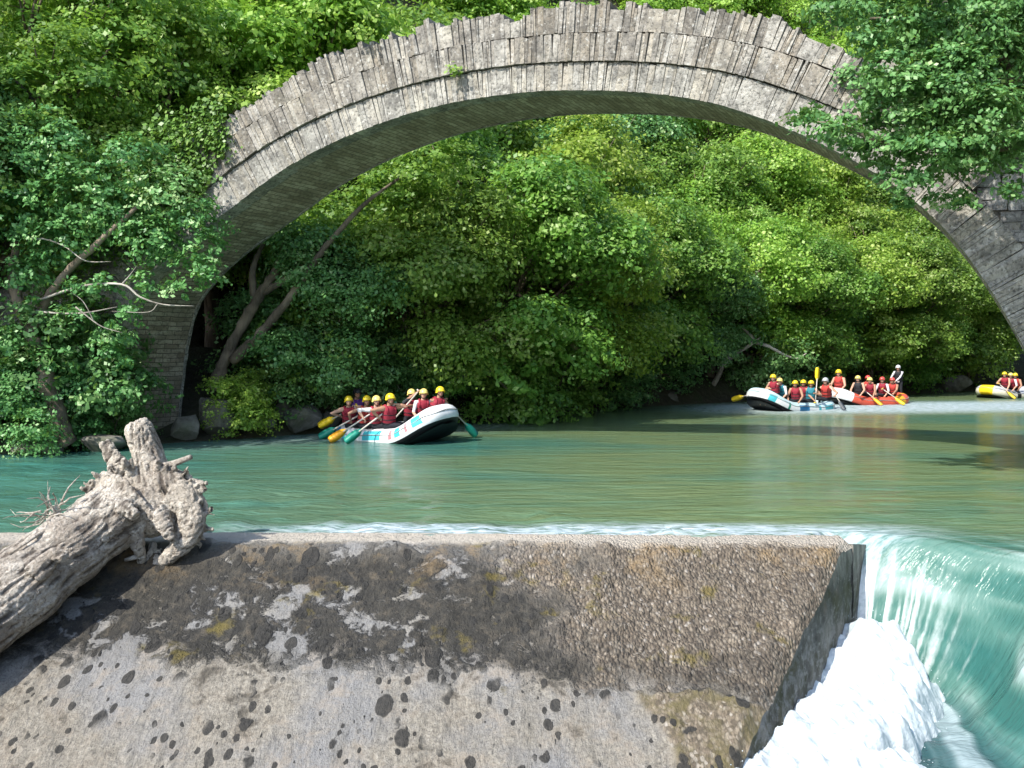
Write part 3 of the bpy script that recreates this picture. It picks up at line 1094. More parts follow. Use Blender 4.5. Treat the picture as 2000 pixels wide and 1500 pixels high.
def log_build():
    LM = drift_mat()
    A0 = Vector((-6.6, 7.0, -1.55))
    A1 = Vector((-5.2, 9.2, -.3))
    A2 = Vector((-4.78, 10.02, .17))
    A3 = Vector((-4.35, 10.55, .55))
    root = empty('driftwood_trunk', A1, 'bleached uprooted tree trunk lying across the weir', 'driftwood')
    off = -A1
    mb = MB()
    n = 26
    axis = []
    for i in range(n):
        t = i / (n - 1)
        q = [A0, A1, A2, A3]
        k = min(2, int(t * 3))
        u = t * 3 - k
        axis.append(q[k].lerp(q[k + 1], u))
    ax2 = [sum((axis[max(0, min(n - 1, i + d))] for d in (-2, -1, 0, 1, 2)), Vector()) / 5 for i in range(n)]
    mb.tube(ax2, [.41 - .06 * i / n + .02 * math.sin(i * 1.3) + (.1 * max(0, (i - 21) / 4)) for i in range(n)], 20)
    # root plate and its stumps, placed round the root end
    rl = random.Random(15)

    def bits(pts, rad, nseg=12, sub=5):
        P = [Vector(p) for p in pts]
        Q, rr = [], []
        m = (len(P) - 1) * sub
        for i in range(m + 1):
            t = i / sub
            k = min(len(P) - 2, int(t))
            u = t - k
            Q.append(P[k].lerp(P[k + 1], u))
            rr.append(rad[k] * (1 - u) + rad[k + 1] * u)
        Q2 = [Q[0]] + [(Q[i - 1] + Q[i] * 2 + Q[i + 1]) / 4 for i in range(1, m)] + [Q[-1]]
        mb.tube(Q2, rr, nseg)
        return Q2
    mb.blob(at(290, 990, 10.6), (.4, .38, .36), 14, 10)
    mb.blob(at(335, 985, 10.6), (.3, .26, .4), 14, 10)
    mb.blob(at(355, 1000, 10.5), (.16, .15, .34), 12, 9)
    mb.blob(at(250, 960, 10.6), (.26, .26, .26), 12, 9)
    bits([at(300, 985, 10.6), at(292, 920, 10.65), at(283, 872, 10.65), at(270, 838, 10.65), at(264, 824, 10.65)], [.34, .2, .16, .15, .11])
    bits([at(250, 960, 10.7), at(232, 915, 10.75), at(212, 885, 10.78), at(203, 864, 10.8)], [.2, .13, .075, .06])
    bits([at(340, 970, 10.5), at(378, 995, 10.42), at(376, 1035, 10.36), at(345, 1075, 10.36), at(300, 1108, 10.4)], [.22, .15, .13, .11, .045])
    bits([at(355, 955, 10.5), at(366, 985, 10.4), at(360, 1035, 10.35), at(328, 1085, 10.4)], [.2, .14, .1, .05])
    bits([at(265, 1010, 10.35), at(258, 1040, 10.25), at(264, 1075, 10.3), at(272, 1100, 10.4)], [.16, .09, .06, .05])
    bits([at(320, 950, 10.5), at(350, 935, 10.5), at(374, 938, 10.5)], [.2, .1, .03])
    bits([at(300, 1000, 10.3), at(325, 1040, 10.2), at(330, 1062, 10.2)], [.14, .07, .04])
    bits([at(240, 985, 10.5), at(205, 935, 10.6), at(188, 948, 10.6)], [.2, .1, .04])
    bits([at(225, 990, 10.4), at(190, 962, 10.55), at(160, 985, 10.5)], [.12, .07, .03])
    bits([at(-60, 1150, 9.2), at(0, 1110, 9.5), at(50, 1075, 9.7), at(105, 1030, 9.95)], [.2, .16, .13, .1])
    bits([at(60, 1120, 9.3), at(95, 1085, 9.35), at(120, 1090, 9.3)], [.16, .08, .05])
    bits([at(200, 1000, 10.2), at(245, 990, 10.1), at(262, 1010, 10.05)], [.14, .1, .06])
    for i in range(40):
        k = rl.choice([(350, 938), (372, 950), (232, 930), (200, 930), (385, 1045), (315, 920), (185, 950), (375, 965), (250, 920), (330, 925), (390, 1000), (300, 1085), (240, 1020)])
        p = at(k[0] + rl.gauss(0, 8), k[1] + rl.gauss(0, 8), 10.45)
        dr = (p - at(300, 990, 10.6)).normalized() + Vector((rl.gauss(0, .3), rl.gauss(-.2, .3), rl.gauss(.1, .3)))
        dr.normalize()
        r0 = rl.uniform(.03, .05)
        mb.tube([p - dr * .12, p, p + dr * .07, p + dr * .13], [r0 * 1.4, r0, r0 * .75, r0 * .4], 8)
    me = remeshed(mb, .0125, 1)
    V = coords(me)
    N = normals(me)
    # long cracks and ridges: noise squeezed round the grain
    a = np.array((A3 - A1).normalized())
    al = V @ a
    perp = V - al[:, None] * a
    up_part = sstep(.45, .85, V[:, 2])[:, None] * 1.0
    rootm = sstep(10.05, 10.5, V[:, 1])
    # crooked grain: squeezed across, long along the fibre
    wr = .25 * np.stack([fbm(V * 1.7, 2), fbm(V * 1.7 + 9, 2), fbm(V * 1.7 + 21, 2)], 1)
    g_log = (perp + wr * .3) * 15 + (al * 1.5)[:, None]
    g_up = (V + wr) * np.array([17, 17, 2.4])
    r1 = 1 - np.abs(fbm(g_log, 4, .55))
    r2 = 1 - np.abs(fbm(g_up, 4, .55))
    r = r1 * (1 - rootm) + r2 * rootm
    d = (.06 + .008 * rootm) * (r - .8) + .028 * fbm(V * 3.2, 3) + .007 * fbm(V * 22, 2)
    holes = sstep(.36, .55, fbm(V * 5.5 + 3, 3)) * rootm * .055
    set_coords(me, V + N * (d - holes)[:, None] + np.array(off))
    add_attr(me, 'pale', .6 * rootm * sstep(.1, .5, fbm(V * 2.5, 3) + .4))
    add_attr(me, 'crack', (1 - sstep(.6, .82, r)) + sstep(.02, .08, holes))
    link('trunk', me, LM, root)
    # loose sticks and the brush of rootlets
    rnd = random.Random(5)

    def stick(name, pts, rad):
        b = MB()
        b.tube([Vector(p) + off for p in pts], rad, 8)
        b.build(name, LM, root)
    stick('broken_branch', [at(305, 915, 10.55), at(340, 905, 10.5), at(371, 893, 10.45)], [.045, .036, .03])
    stick('broken_branch', [at(138, 997, 10.2), at(160, 982, 10.3), at(187, 963, 10.4)], [.022, .034, .04])
    stick('broken_branch', [at(238, 1097, 10.3), at(262, 1090, 10.3)], [.02, .028])
    stick('broken_branch', [at(10, 1085, 9.3), at(60, 1052, 9.5), at(92, 1032, 9.75), at(125, 1012, 9.95)], [.012, .018, .018, .015])
    b = MB()
    cc = at(95, 1012, 9.95)
    b.tube([at(108, 1075, 9.95) + off, at(100, 1045, 9.95) + off, at(92, 1012, 9.95) + off], [.1, .085, .04], 9)
    b.tube([at(85, 1060, 9.9) + off, at(95, 1035, 9.9) + off, at(108, 1020, 9.9) + off], [.05, .05, .03], 8)
    for i in range(34):
        p = cc + Vector((rnd.gauss(0, .07), rnd.gauss(0, .05), rnd.gauss(.03, .07)))
        dr = Vector((rnd.gauss(-.25, .55), rnd.gauss(0, .4), rnd.gauss(.35, .5))).normalized()
        P = [p + off]
        for k in range(4):
            dr = (dr + Vector((rnd.gauss(0, .3), rnd.gauss(0, .3), rnd.gauss(0, .3) - .06))).normalized()
            P.append(P[-1] + dr * rnd.uniform(.06, .11))
        r0 = rnd.uniform(.006, .014)
        b.tube(P, [r0, r0 * .85, r0 * .7, r0 * .55, r0 * .3], 5)
    b.build('rootlets', LM, root)


log_build()

# ---------------------------------------------------------------- rafts
M_WHITE = plain('raft_white', (.72, .74, .76), .42, .4, .05)
M_CYAN = plain('raft_cyan', (.06, .42, .5), .42, .4, .08)
M_BLUE = plain('raft_blue', (.03, .2, .42), .42, .4, .08)
M_RED = plain('raft_red', (.62, .1, .06), .45, .4, .08)
M_PALECYAN = plain('raft_pale_cyan', (.5, .68, .72), .42, .4, .06)
M_YELLOW = plain('bright_yellow', (.78, .55, .02), .4, .4, .06)
M_BLACK = plain('raft_black', (.012, .013, .016), .5, .35, .2)
M_GREYT = plain('raft_grey', (.1, .11, .12), .5, .35, .1)
M_CREAM = plain('raft_cream', (.62, .6, .5), .45, .4, .06)
M_PALEGREY = plain('raft_pale_grey', (.4, .42, .46), .45, .4, .06)
M_ROPE = plain('grab_rope', (.3, .3, .3), .8, .2)
M_PINK = plain('emblem_pink', (.55, .2, .22), .45)
M_GREEN = plain('paddle_green', (.015, .24, .17), .4, .4, .08)
M_ORANGE = plain('paddle_orange', (.8, .38, .02), .4, .4, .08)
M_SHAFT = plain('paddle_shaft', (.55, .5, .45), .45, .4, .06)


class Raft:
    def __init__(self, label, group, loc, heading, L, Wd, kick, mats, paint, pitch=0, roll=0, tube_r=.25):
        """x is forward, y to port, z up; mats: list; paint(u, ang) -> material index"""
        self.M = Matrix.Translation(loc) @ Matrix.Rotation(heading, 4, 'Z') @ Matrix.Rotation(-pitch, 4, 'Y') @ Matrix.Rotation(roll, 4, 'X')
        self.L, self.Wd, self.kick, self.r = L, Wd, kick, tube_r
        self.heading = heading
        root = empty('inflatable_raft', loc, label, 'raft', group)
        root.matrix_world = self.M
        self.root = root
        mb = MB()
        n, m = 96, 18
        ring = [self.outline(2 * math.pi * i / n) for i in range(n)]
        V, F, MI = [], [], []
        for i in range(n):
            p = Vector(ring[i])
            t = (Vector(ring[(i + 1) % n]) - Vector(ring[i - 1])).normalized()
            out = Vector((t.y, -t.x, 0)).normalized()
            upv = t.cross(out).normalized()
            if upv.z < 0:
                upv = -upv
            for k in range(m):
                q = 2 * math.pi * k / m
                V.append(p + (out * math.cos(q) + upv * math.sin(q)) * tube_r)
        for i in range(n):
            for k in range(m):
                i2, k2 = (i + 1) % n, (k + 1) % m
                F.append((i * m + k, i2 * m + k, i2 * m + k2, i * m + k2))
                a = 360 * (k + .5) / m
                a = a - 360 if a > 180 else a
                MI.append(paint(i / n, a))
        mb.add(V, F, MI)
        mb.build('tube', mats, root)
        # floor with the bottom following the rocker of the ends
        mb = MB()
        nx, ny = 26, 9
        for sgn, dz, mi in ((1, -.6 * tube_r, 0), (-1, -1.02 * tube_r, 0)):
            V = []
            for i in range(nx):
                x = -L / 2 + .02 + (L - .04) * i / (nx - 1)
                hw = self.half(x)
                for j in range(ny):
                    y = hw * (2 * j / (ny - 1) - 1)
                    V.append((x, y, self.rock(x) + dz - (.0 if sgn > 0 else .03 * (1 - (y / max(hw, .01)) ** 2))))
            F = [tuple(f if sgn > 0 else f[::-1]) for f in grid_faces(nx, ny).tolist()]
            mb.add(V, F, mi)
        mb.build('floor', [M_BLACK], root)
        for x in (-.24 * L, 0, .24 * L):
            mb = MB()
            hw = self.half(x) - tube_r * .3
            mb.tube([(x, -hw + 2 * hw * k / 6, self.rock(x) + .0 - .02) for k in range(7)], [.12, .165, .17, .17, .17, .165, .12], 12)
            mb.build('thwart', [M_GREYT], root)
        mb = MB()
        P = []
        for i in range(n + 1):
            p = Vector(ring[i % n])
            t = (Vector(ring[(i + 1) % n]) - Vector(ring[i - 1])).normalized()
            out = Vector((t.y, -t.x, 0)).normalized()
            P.append(p + out * (tube_r * .86 + .012) + Vector((0, 0, tube_r * .55 - .03 * abs(math.sin(i * math.pi / 8)))))
        mb.tube(P, .012, 5, cap=False)
        mb.build('grab_line', [M_ROPE], root)

    def rock(self, x):
        u = max(0, (abs(x) - .16 * self.L) / (.34 * self.L))
        k = self.kick[0] if x > 0 else self.kick[1]
        return k * min(1.1, u) ** 1.7

    def half(self, x):
        u = min(1, abs(2 * x / self.L))
        return self.Wd / 2 * max(.02, (1 - u ** 4.2)) ** .5 - 0

    def outline(self, th):
        c, s = math.cos(th), math.sin(th)
        e = 2 / 3.4
        a, b = self.L / 2 - self.r, self.Wd / 2 - self.r
        x = a * math.copysign(abs(c) ** e, c)
        y = b * math.copysign(abs(s) ** e, s)
        return (x, y, self.rock(x * 1.08))

    def pt(self, x, y, z):
        return self.M @ Vector((x, y, z))

    def seat(self, x, side):
        y = side * (self.Wd / 2 - self.r * 1.3)
        return self.pt(x, y, self.rock(x) + self.r * .95)


def paint_panels(first, second, black, spans, ranges=(-12, 75), inner=None):
    def f(u, a):
        if a < -28 and a > -150:
            return black
        if ranges[0] < a < ranges[1]:
            for (u0, u1, mi) in spans:
                if u0 <= u < u1:
                    return mi
        return first
    return f


# ---------------------------------------------------------------- people and paddles
SKIN = [plain('skin_light', (.52, .31, .22), .55, .3, .06), plain('skin_tan', (.4, .22, .145), .55, .3, .06), plain('skin_brown', (.27, .15, .1), .55, .3, .06)]
M_SUIT = plain('dark_neoprene', (.02, .022, .028), .7, .2)
M_EYE = plain('eye_dark', (.02, .015, .012), .3)
M_LIP = plain('lips', (.36, .14, .11), .5)
M_HAIR = plain('dark_hair', (.03, .02, .014), .6)
M_STRAP = plain('black_strap', (.015, .015, .018), .6)
VEST = {'crimson': plain('vest_crimson', (.27, .024, .042), .7, .25, .2), 'red': plain('vest_red', (.44, .05, .042), .7, .25, .2), 'black': plain('vest_black', (.025, .025, .03), .7, .25, .15),
        'teal': plain('vest_teal', (.03, .2, .26), .7, .25, .15), 'purple': plain('vest_purple', (.12, .04, .22), .7, .25, .15)}
HELM = {'yellow': plain('helmet_yellow', (.8, .6, .03), .3, .5, .04), 'pale yellow': plain('helmet_pale_yellow', (.8, .66, .2), .3, .5, .04), 'black': plain('helmet_black', (.03, .03, .035), .3, .5, .04),
        'grey': plain('helmet_grey', (.42, .44, .46), .3, .5, .04), 'white': plain('helmet_white', (.75, .77, .78), .3, .5, .04), 'red': plain('helmet_red', (.6, .08, .07), .3, .5, .04)}
SHIRT = {'bare': None, 'white': plain('shirt_white', (.62, .62, .64), .8, .2), 'grey': plain('shirt_grey', (.3, .31, .33), .8, .2), 'dark': plain('shirt_dark', (.04, .045, .05), .8, .2),
         'red': plain('shirt_red', (.45, .06, .05), .8, .2)}


def seg_dist(V, a, b):
    a, b = np.array(a), np.array(b)
    d = b - a
    t = np.clip(((V - a) @ d) / max(1e-9, d @ d), 0, 1)
    return np.linalg.norm(V - (a + t[:, None] * d), axis=1)


def person(label, group, seat, yaw, hands=None, lean=.18, side=0.0, helmet='yellow', vest='crimson', shirt='bare', sleeve=.45, skin=0, head_yaw=0.0, stand=False, scale=1.0, leg_yaw=0.0):
    """local frame: x the way the person faces, y to their left, z up; hands: world points for (left, right)"""
    root = empty('person', seat, label, 'person', group, yaw)
    root.scale = (scale,) * 3
    Mi = (Matrix.Translation(seat) @ Matrix.Rotation(yaw, 4, 'Z') @ Matrix.Scale(scale, 4)).inverted()
    hip = Vector((0, 0, .09)) if not stand else Vector((0, 0, .9))
    spine = Vector((lean, side, 1)).normalized()
    chest = hip + spine * .33
    neck = hip + spine * .5
    hd = neck + Vector((.03 + lean * .12, side * .05, .15))
    lat = Vector((0, 1, 0)) - spine * side * .5
    lat.normalize()
    mb = MB()
    mb.tube([hip - spine * .06, hip + spine * .02, hip + spine * .14, chest - spine * .02, chest + spine * .1, neck - spine * .03], [.125, .148, .135, .152, .14, .07], 14, flat=.78)
    mb.tube([neck - spine * .06, neck + (hd - neck) * .55], [.062, .054], 10)
    fw = Vector((math.cos(head_yaw), math.sin(head_yaw), 0))
    sdv = Vector((-fw.y, fw.x, 0))
    mb.blob(hd, (.083, .078, .108), 14, 10)
    mb.blob(hd + fw * .02 - Vector((0, 0, .055)), (.06, .056, .06), 10, 8)
    mb.tube([hd + fw * .078 + Vector((0, 0, .012)), hd + fw * .105 - Vector((0, 0, .024))], [.012, .017], 8)
    for s in (1, -1):
        mb.blob(hd + sdv * s * .08 - Vector((0, 0, .005)), (.018, .012, .03), 8, 6)
    segs = {'arm': [], 'leg': []}
    shs = []
    hand_pts = []
    for s, tgt in ((1, hands[0] if hands else None), (-1, hands[1] if hands else None)):
        sh = chest + spine * .105 + lat * s * .185
        shs.append(sh)
        if tgt is None:
            hnd = sh + Vector((.3, s * .02, -.42))
        else:
            hnd = Mi @ Vector(tgt)
        d = hnd - sh
        La, Lb = .29, .27
        mx = (La + Lb) * .985
        if d.length > mx:
            d = d.normalized() * mx
            hnd = sh + d
        h2 = max(0.0, La * La - ((d.length ** 2 + La * La - Lb * Lb) / (2 * max(d.length, 1e-4))) ** 2)
        mid = sh + d.normalized() * ((d.length ** 2 + La * La - Lb * Lb) / (2 * max(d.length, 1e-4)))
        pole = Vector((-.35, s * .8, -.7))
        pole = pole - d.normalized() * pole.dot(d.normalized())
        el = mid + pole.normalized() * math.sqrt(h2)
        mb.tube([chest + spine * .09 + lat * s * .08, sh, sh.lerp(el, .5), el, el.lerp(hnd, .4), hnd.lerp(el, .06)], [.075, .066, .052, .043, .042, .03], 10)
        pd = (hnd - el).normalized()
        mb.tube([hnd - pd * .02, hnd + pd * .03, hnd + pd * .07], [.03, .042, .036], 8, flat=.6)
        segs['arm'].append((sh, el, hnd))
        hand_pts.append((hnd, pd, s))
    for s in (1, -1):
        hp = hip + Vector((0, s * .09, 0))
        if stand:
            kn, an, toe = hp + Vector((.05, s * .03, -.42)), hp + Vector((-.02, s * .05, -.83)), hp + Vector((.14, s * .07, -.87))
        else:
            lr = Matrix.Rotation(leg_yaw, 3, 'Z')
            kn, an, toe = hp + lr @ Vector((.38, s * .04, .0)), hp + lr @ Vector((.36, s * .03, -.34)), hp + lr @ Vector((.5, s * .05, -.37))
        mb.tube([hp - Vector((.02, 0, 0)), hp.lerp(kn, .4), kn, kn.lerp(an, .35), an], [.098, .085, .06, .058, .04], 10)
        mb.tube([an - Vector((.04, 0, .02)), an.lerp(toe, .5), toe], [.042, .045, .035], 8, flat=.8)
        segs['leg'].append((hp, kn, an))
    me = remeshed(mb, .0165, 2)
    V = coords(me)
    F = np.empty(len(me.polygons) * 3, dtype=np.float32)
    me.polygons.foreach_get("center", F)
    F = F.reshape(-1, 3).astype(float)
    mi = np.zeros(len(F), dtype=np.int32)
    dl = np.min([np.minimum(seg_dist(F, a, b), seg_dist(F, b, c)) for a, b, c in segs['leg']], axis=0)
    dt = seg_dist(F, hip - spine * .05, neck - spine * .07)
    da = np.min([np.minimum(seg_dist(F, a, b), seg_dist(F, b, c)) for a, b, c in segs['arm']], axis=0)
    mats = [SKIN[skin], M_SUIT, SHIRT[shirt] or SKIN[skin], M_EYE, M_LIP]
    mi[(dl < .12) & (da > .07)] = 1
    tors = (dt < .2) & (dl > .1) & (F[:, 2] < (neck.z - .01)) & (da > .055)
    mi[tors] = 2
    for a, b, c in segs['arm']:
        full = (b - a).length + (c - b).length
        end = sleeve * full
        d1 = seg_dist(F, a, a.lerp(b, min(1, end / (b - a).length)))
        mi[(d1 < .075) & (F[:, 2] < neck.z + .05)] = 2
        if end > (b - a).length:
            mi[seg_dist(F, b, b.lerp(c, min(1, (end - (b - a).length) / (c - b).length))) < .06] = 2
    for s in (1, -1):
        e = np.array(hd + fw * .078 + sdv * s * .032 + Vector((0, 0, .012)))
        mi[np.linalg.norm(F - e, axis=1) < .017] = 3
    e = np.array(hd + fw * .078 - Vector((0, 0, .058)))
    mi[(np.abs((F - e) @ np.array(sdv)) < .026) & (np.abs(F[:, 2] - e[2]) < .012) & (((F - np.array(hd)) @ np.array(fw)) > .04)] = 4
    # fingers closed round what is held, joined into the same surface mesh
    fb = MB()
    for hnd, pd, s in hand_pts:
        sd = pd.cross(Vector((0, 0, 1)))
        sd = sd.normalized() if sd.length > .1 else Vector((0, 1, 0))
        nr = sd.cross(pd).normalized()
        if nr.z < 0:
            nr = -nr
        for k in range(4):
            o = hnd + pd * .065 + sd * (.026 - .0175 * k)
            ln = (.03, .034, .032, .025)[k]
            fb.tube([o, o + pd * ln, o + pd * ln * 1.2 - nr * ln * .8, o + pd * ln * .5 - nr * ln * 1.3], [.0095, .009, .0085, .007], 6)
        o = hnd + pd * .03 + sd * .034 * s
        fb.tube([o, o + pd * .022 + sd * s * .022 - nr * .012, o + pd * .04 + sd * s * .014 - nr * .035], [.011, .010, .008], 6)
    nV = len(V)
    Vall = np.concatenate([V, np.array(fb.v)])
    faces = [tuple(p.vertices) for p in me.polygons] + [tuple(i + nV for i in f) for f in fb.f]
    me2 = bpy.data.meshes.new('body')
    me2.from_pydata(Vall.tolist(), [], faces)
    me2.polygons.foreach_set("material_index", np.concatenate([mi, np.zeros(len(fb.f), dtype=np.int32)]))
    me2.polygons.foreach_set("use_smooth", np.ones(len(faces), dtype=bool))
    me2.update()
    bpy.data.meshes.remove(me)
    link('body', me2, mats, root)
    # buoyancy vest: a padded shell with shoulder straps
    mb = MB()
    rings = []
    m = 18
    prof = ((.0, .16, .13), (.04, .178, .145), (.2, .182, .15), (.3, .188, .155), (.37, .17, .15), (.43, .12, .12), (.455, .08, .075))
    f0 = Vector((1, 0, 0)) - spine * spine.x
    f0.normalize()
    V2, F2, M2 = [], [], []
    for (h, ry, rx) in prof:
        c = hip + spine * (h + .05)
        for k in range(m):
            q = 2 * math.pi * k / m
            cx, cy = math.cos(q), math.sin(q)
            e = .8
            V2.append(c + f0 * rx * math.copysign(abs(cx) ** e, cx) + lat * ry * math.copysign(abs(cy) ** e, cy))
    for j in range(len(prof) - 1):
        for k in range(m):
            k2 = (k + 1) % m
            F2.append((j * m + k, j * m + k2, (j + 1) * m + k2, (j + 1) * m + k))
            M2.append(1 if j == 0 else 0)
    mb.add(V2, F2, M2)
    for h in (.12, .24):
        c = hip + spine * (h + .05)
        mb.tube([c + f0 * .157 * math.cos(2 * math.pi * k / 16) + lat * .19 * math.sin(2 * math.pi * k / 16) for k in range(17)], .012, 5, 1, cap=False)
    for s in (1, -1):
        mb.tube([chest + lat * s * .1 + f0 * .13, chest + spine * .12 + lat * s * .11 + f0 * .1, chest + spine * .175 + lat * s * .105, chest + spine * .12 + lat * s * .1 - f0 * .1], [.035, .034, .03, .03], 8, 0)
    mb.build('life_vest', [VEST[vest], M_STRAP], root)
    # helmet with brim, ear flaps and chin strap
    mb = MB()
    n, mm = 16, 8
    V3, F3 = [], []
    hc = hd + Vector((0, 0, .028))
    for j in range(mm + 1):
        ph = (math.pi / 2) * (1 - j / mm)
        for k in range(n):
            q = 2 * math.pi * k / n
            fx = .127 * math.cos(q) * math.cos(ph) if j < mm + 1 else 0
            sy = .113 * math.sin(q) * math.cos(ph)
            drop = .045 if (math.cos(q) < .35 and j == mm) else 0
            V3.append(hc + fw * fx + sdv * sy + Vector((0, 0, .118 * math.sin(ph) - drop)))
    for j in range(mm):
        for k in range(n):
            k2 = (k + 1) % n
            F3.append((j * n + k, (j + 1) * n + k, (j + 1) * n + k2, j * n + k2))
    mb.add(V3, F3, 0)
    P = [hc + fw * .128 * math.cos(q) + sdv * .114 * math.sin(q) + Vector((0, 0, -.045 if math.cos(q) < .35 else 0)) for q in [2 * math.pi * k / 24 for k in range(25)]]
    mb.tube(P, .009, 5, 0, cap=False)
    mb.tube([hc + sdv * .098 - Vector((0, 0, .03)), hd + sdv * .07 - Vector((0, 0, .085)) + fw * .03, hd - Vector((0, 0, .118)) + fw * .035, hd - sdv * .07 - Vector((0, 0, .085)) + fw * .03, hc - sdv * .098 - Vector((0, 0, .03))], .006, 5, 1)
    mb.build('helmet', [HELM[helmet], M_STRAP], root)
    mb = MB()
    mb.tube([hd - fw * .06 - Vector((0, 0, .02)), hd - fw * .075 - Vector((0, 0, .07)), hd - fw * .07 - Vector((0, 0, .11))], [.05, .045, .03], 8)
    mb.build('hair', [M_HAIR], root)
    return root


def paddle(label, group, grip, blade, mat_, flat_dir=Vector((.25, -1, .15))):
    """grip: world point of the T handle, blade: world point of the blade's tip"""
    grip, blade = Vector(grip), Vector(blade)
    root = empty('paddle', blade, label, 'paddle', group)
    d = (blade - grip).normalized()
    L = (blade - grip).length
    sd = d.cross(flat_dir)
    sd = sd.normalized() if sd.length > .05 else d.orthogonal().normalized()
    nr = sd.cross(d)
    mb = MB()
    mb.tube([grip - blade, d * -.42], .02, 8)
    mb.build('shaft', [M_SHAFT], root)
    mb = MB()
    mb.tube([grip - blade - sd * .06, grip - blade + sd * .06], .02, 8)
    mb.build('handle', [mat_], root)
    mb = MB()
    prof = ((-.52, .02), (-.45, .055), (-.37, .095), (-.2, .108), (-.06, .1), (-.015, .08), (0, .04))
    V, F = [], []
    for (t, w) in prof:
        c = d * t
        V += [c - sd * w, c + nr * .016, c + sd * w, c - nr * .016]
    for i in range(len(prof) - 1):
        for k in range(4):
            k2 = (k + 1) % 4
            F.append((i * 4 + k, i * 4 + k2, i * 4 + 4 + k2, i * 4 + 4 + k))
    F += [(3, 2, 1, 0), tuple(len(V) - 4 + k for k in range(4))]
    mb.add(V, F)
    mb.build('blade', [mat_], root)
    return root


def crew(raft, label, group, x, side, yaw=0.0, lean=.2, lat=0.0, blade=None, grip=None, pad=None, hold=.55, **kw):
    """seat a paddler on a tube; blade and grip are raft-local points of the paddle they hold"""
    seat = raft.seat(x, side) if side else raft.pt(x, 0, raft.rock(x) + raft.r * .9)
    z = raft.heading + yaw
    hands = None
    if pad:
        g, b = raft.pt(*grip), raft.pt(*blade)
        if b.z < .12:
            b.z = .04
        L = (b - g).length
        low = g + (b - g).normalized() * hold
        top = g + (b - g).normalized() * .02
        hands = (top, low) if side <= 0 else (low, top)
    person(label, group, seat, z, hands, lean=lean, side=lat, leg_yaw=(-yaw - side * .75) if side else -yaw, **kw)
    if pad:
        paddle(pad[0], 'paddles held by the rafters', g, b, pad[1])


# raft nearest the camera, bow lifted towards the right
WATER1 = at(778, 858, 23.8)
spans1 = [(.535, .565, 1), (.585, .615, 2), (.65, .668, 1), (.695, .712, 1), (.738, .757, 1), (.775, .785, 3), (.80, .822, 1), (.838, .846, 3), (.872, .91, 1)]
raft1 = Raft('white raft with cyan panels and black lifted bow, nearest to the weir', 'rafts on the river', (WATER1.x - .05, 23.8, .12), R(-42), 3.95, 1.75, (.55, .18),
             [M_WHITE, M_CYAN, M_BLUE, M_PINK, M_BLACK], lambda u, a: paint_panels(0, 0, 4, spans1, (2, 68))(u, a), pitch=R(4), roll=R(6))
G1 = 'rafters in the nearest raft'
hz = .75
crew(raft1, 'rafter in yellow helmet at the left end, reaching out over a yellow paddle blade', G1, -1.2, -1, -.5, .3, -.1, blade=(-1.78, -1.1, .42), grip=(-.9, -.45, .85), pad=('paddle with a yellow blade dipping left of the nearest raft', M_YELLOW), skin=0, head_yaw=.2)
crew(raft1, 'rafter in yellow helmet half hidden behind the leftmost paddler', G1, -.72, -.85, -.3, .2, .05, blade=(-1.5, -1.4, -.25), grip=(-.55, -.35, .72), pad=('paddle with a dark green blade under the yellow blade', M_GREEN), vest='red', skin=1)
crew(raft1, 'rafter in pale yellow helmet and white sleeves, arm straight down to an orange blade', G1, -.12, -1, -.25, .22, -.12, blade=(-.62, -1.75, -.3), grip=(.1, -.45, .8), pad=('paddle with an orange blade in front of the nearest raft', M_ORANGE), helmet='pale yellow', shirt='white', sleeve=.5, skin=0)
crew(raft1, 'broad rafter in bright yellow helmet in the middle, bare arm over the tube', G1, .34, -1, -.1, .25, -.1, blade=(-.1, -1.65, -.3), grip=(.6, -.4, .85), pad=('paddle with a green blade right of the orange one', M_GREEN), skin=1, scale=1.05)
crew(raft1, 'rafter in pale helmet lifting a pale paddle shaft across the raft', G1, -.02, 1, -.5, .12, .0, blade=(.05, -.55, .1), grip=(.5, .5, 1.05), pad=('pale paddle shaft slanting across the nearest raft', M_SHAFT), helmet='pale yellow', vest='crimson', shirt='dark', skin=1, head_yaw=.1)
crew(raft1, 'rafter in pale helmet between the two front paddlers', G1, .45, .95, -.5, .2, .02, helmet='pale yellow', shirt='white', sleeve=.4, skin=0, head_yaw=-.2)
crew(raft1, 'rafter in yellow helmet at the bow, arm stretched towards the right paddle', G1, .92, .95, -.2, .22, .15, blade=(1.25, 1.65, -.35), grip=(1.1, .75, .75), pad=('paddle with a green blade trailing right of the nearest raft', M_GREEN), skin=1)
crew(raft1, 'guide in black helmet and purple sleeves sitting high at the stern', G1, -1.62, 0, -.2, .1, 0, helmet='black', vest='purple', shirt='dark', sleeve=.9, skin=1, scale=1.08)

# pale raft in the middle distance
p2 = at(1545, 799, 35.7)
spans2 = [(.06, .10, 1), (.17, .178, 3), (.22, .245, 2), (.265, .28, 1), (.30, .365, 1), (.39, .42, 1)]
raft2 = Raft('pale white and cyan raft with a raised black bow, left of the red raft', 'rafts on the river', (p2.x, 35.7, .1), R(180 + 33), 4.1, 1.85, (.5, .16),
             [M_PALECYAN, M_CYAN, M_BLUE, M_GREEN, M_BLACK, M_WHITE], lambda u, a: paint_panels(5 if a < 25 else 0, 0, 4, spans2, (-16, 40))(u, a), pitch=R(3), roll=R(-4))
G2 = 'rafters in the pale raft'
crew(raft2, 'rafter in yellow helmet at the bow of the pale raft', G2, 1.35, .6, .2, .2, blade=(2.1, -1.1, .1), grip=(1.55, .25, .7), pad=('paddle with a pale yellow blade sticking out left of the pale raft', M_YELLOW), vest='crimson', skin=0)
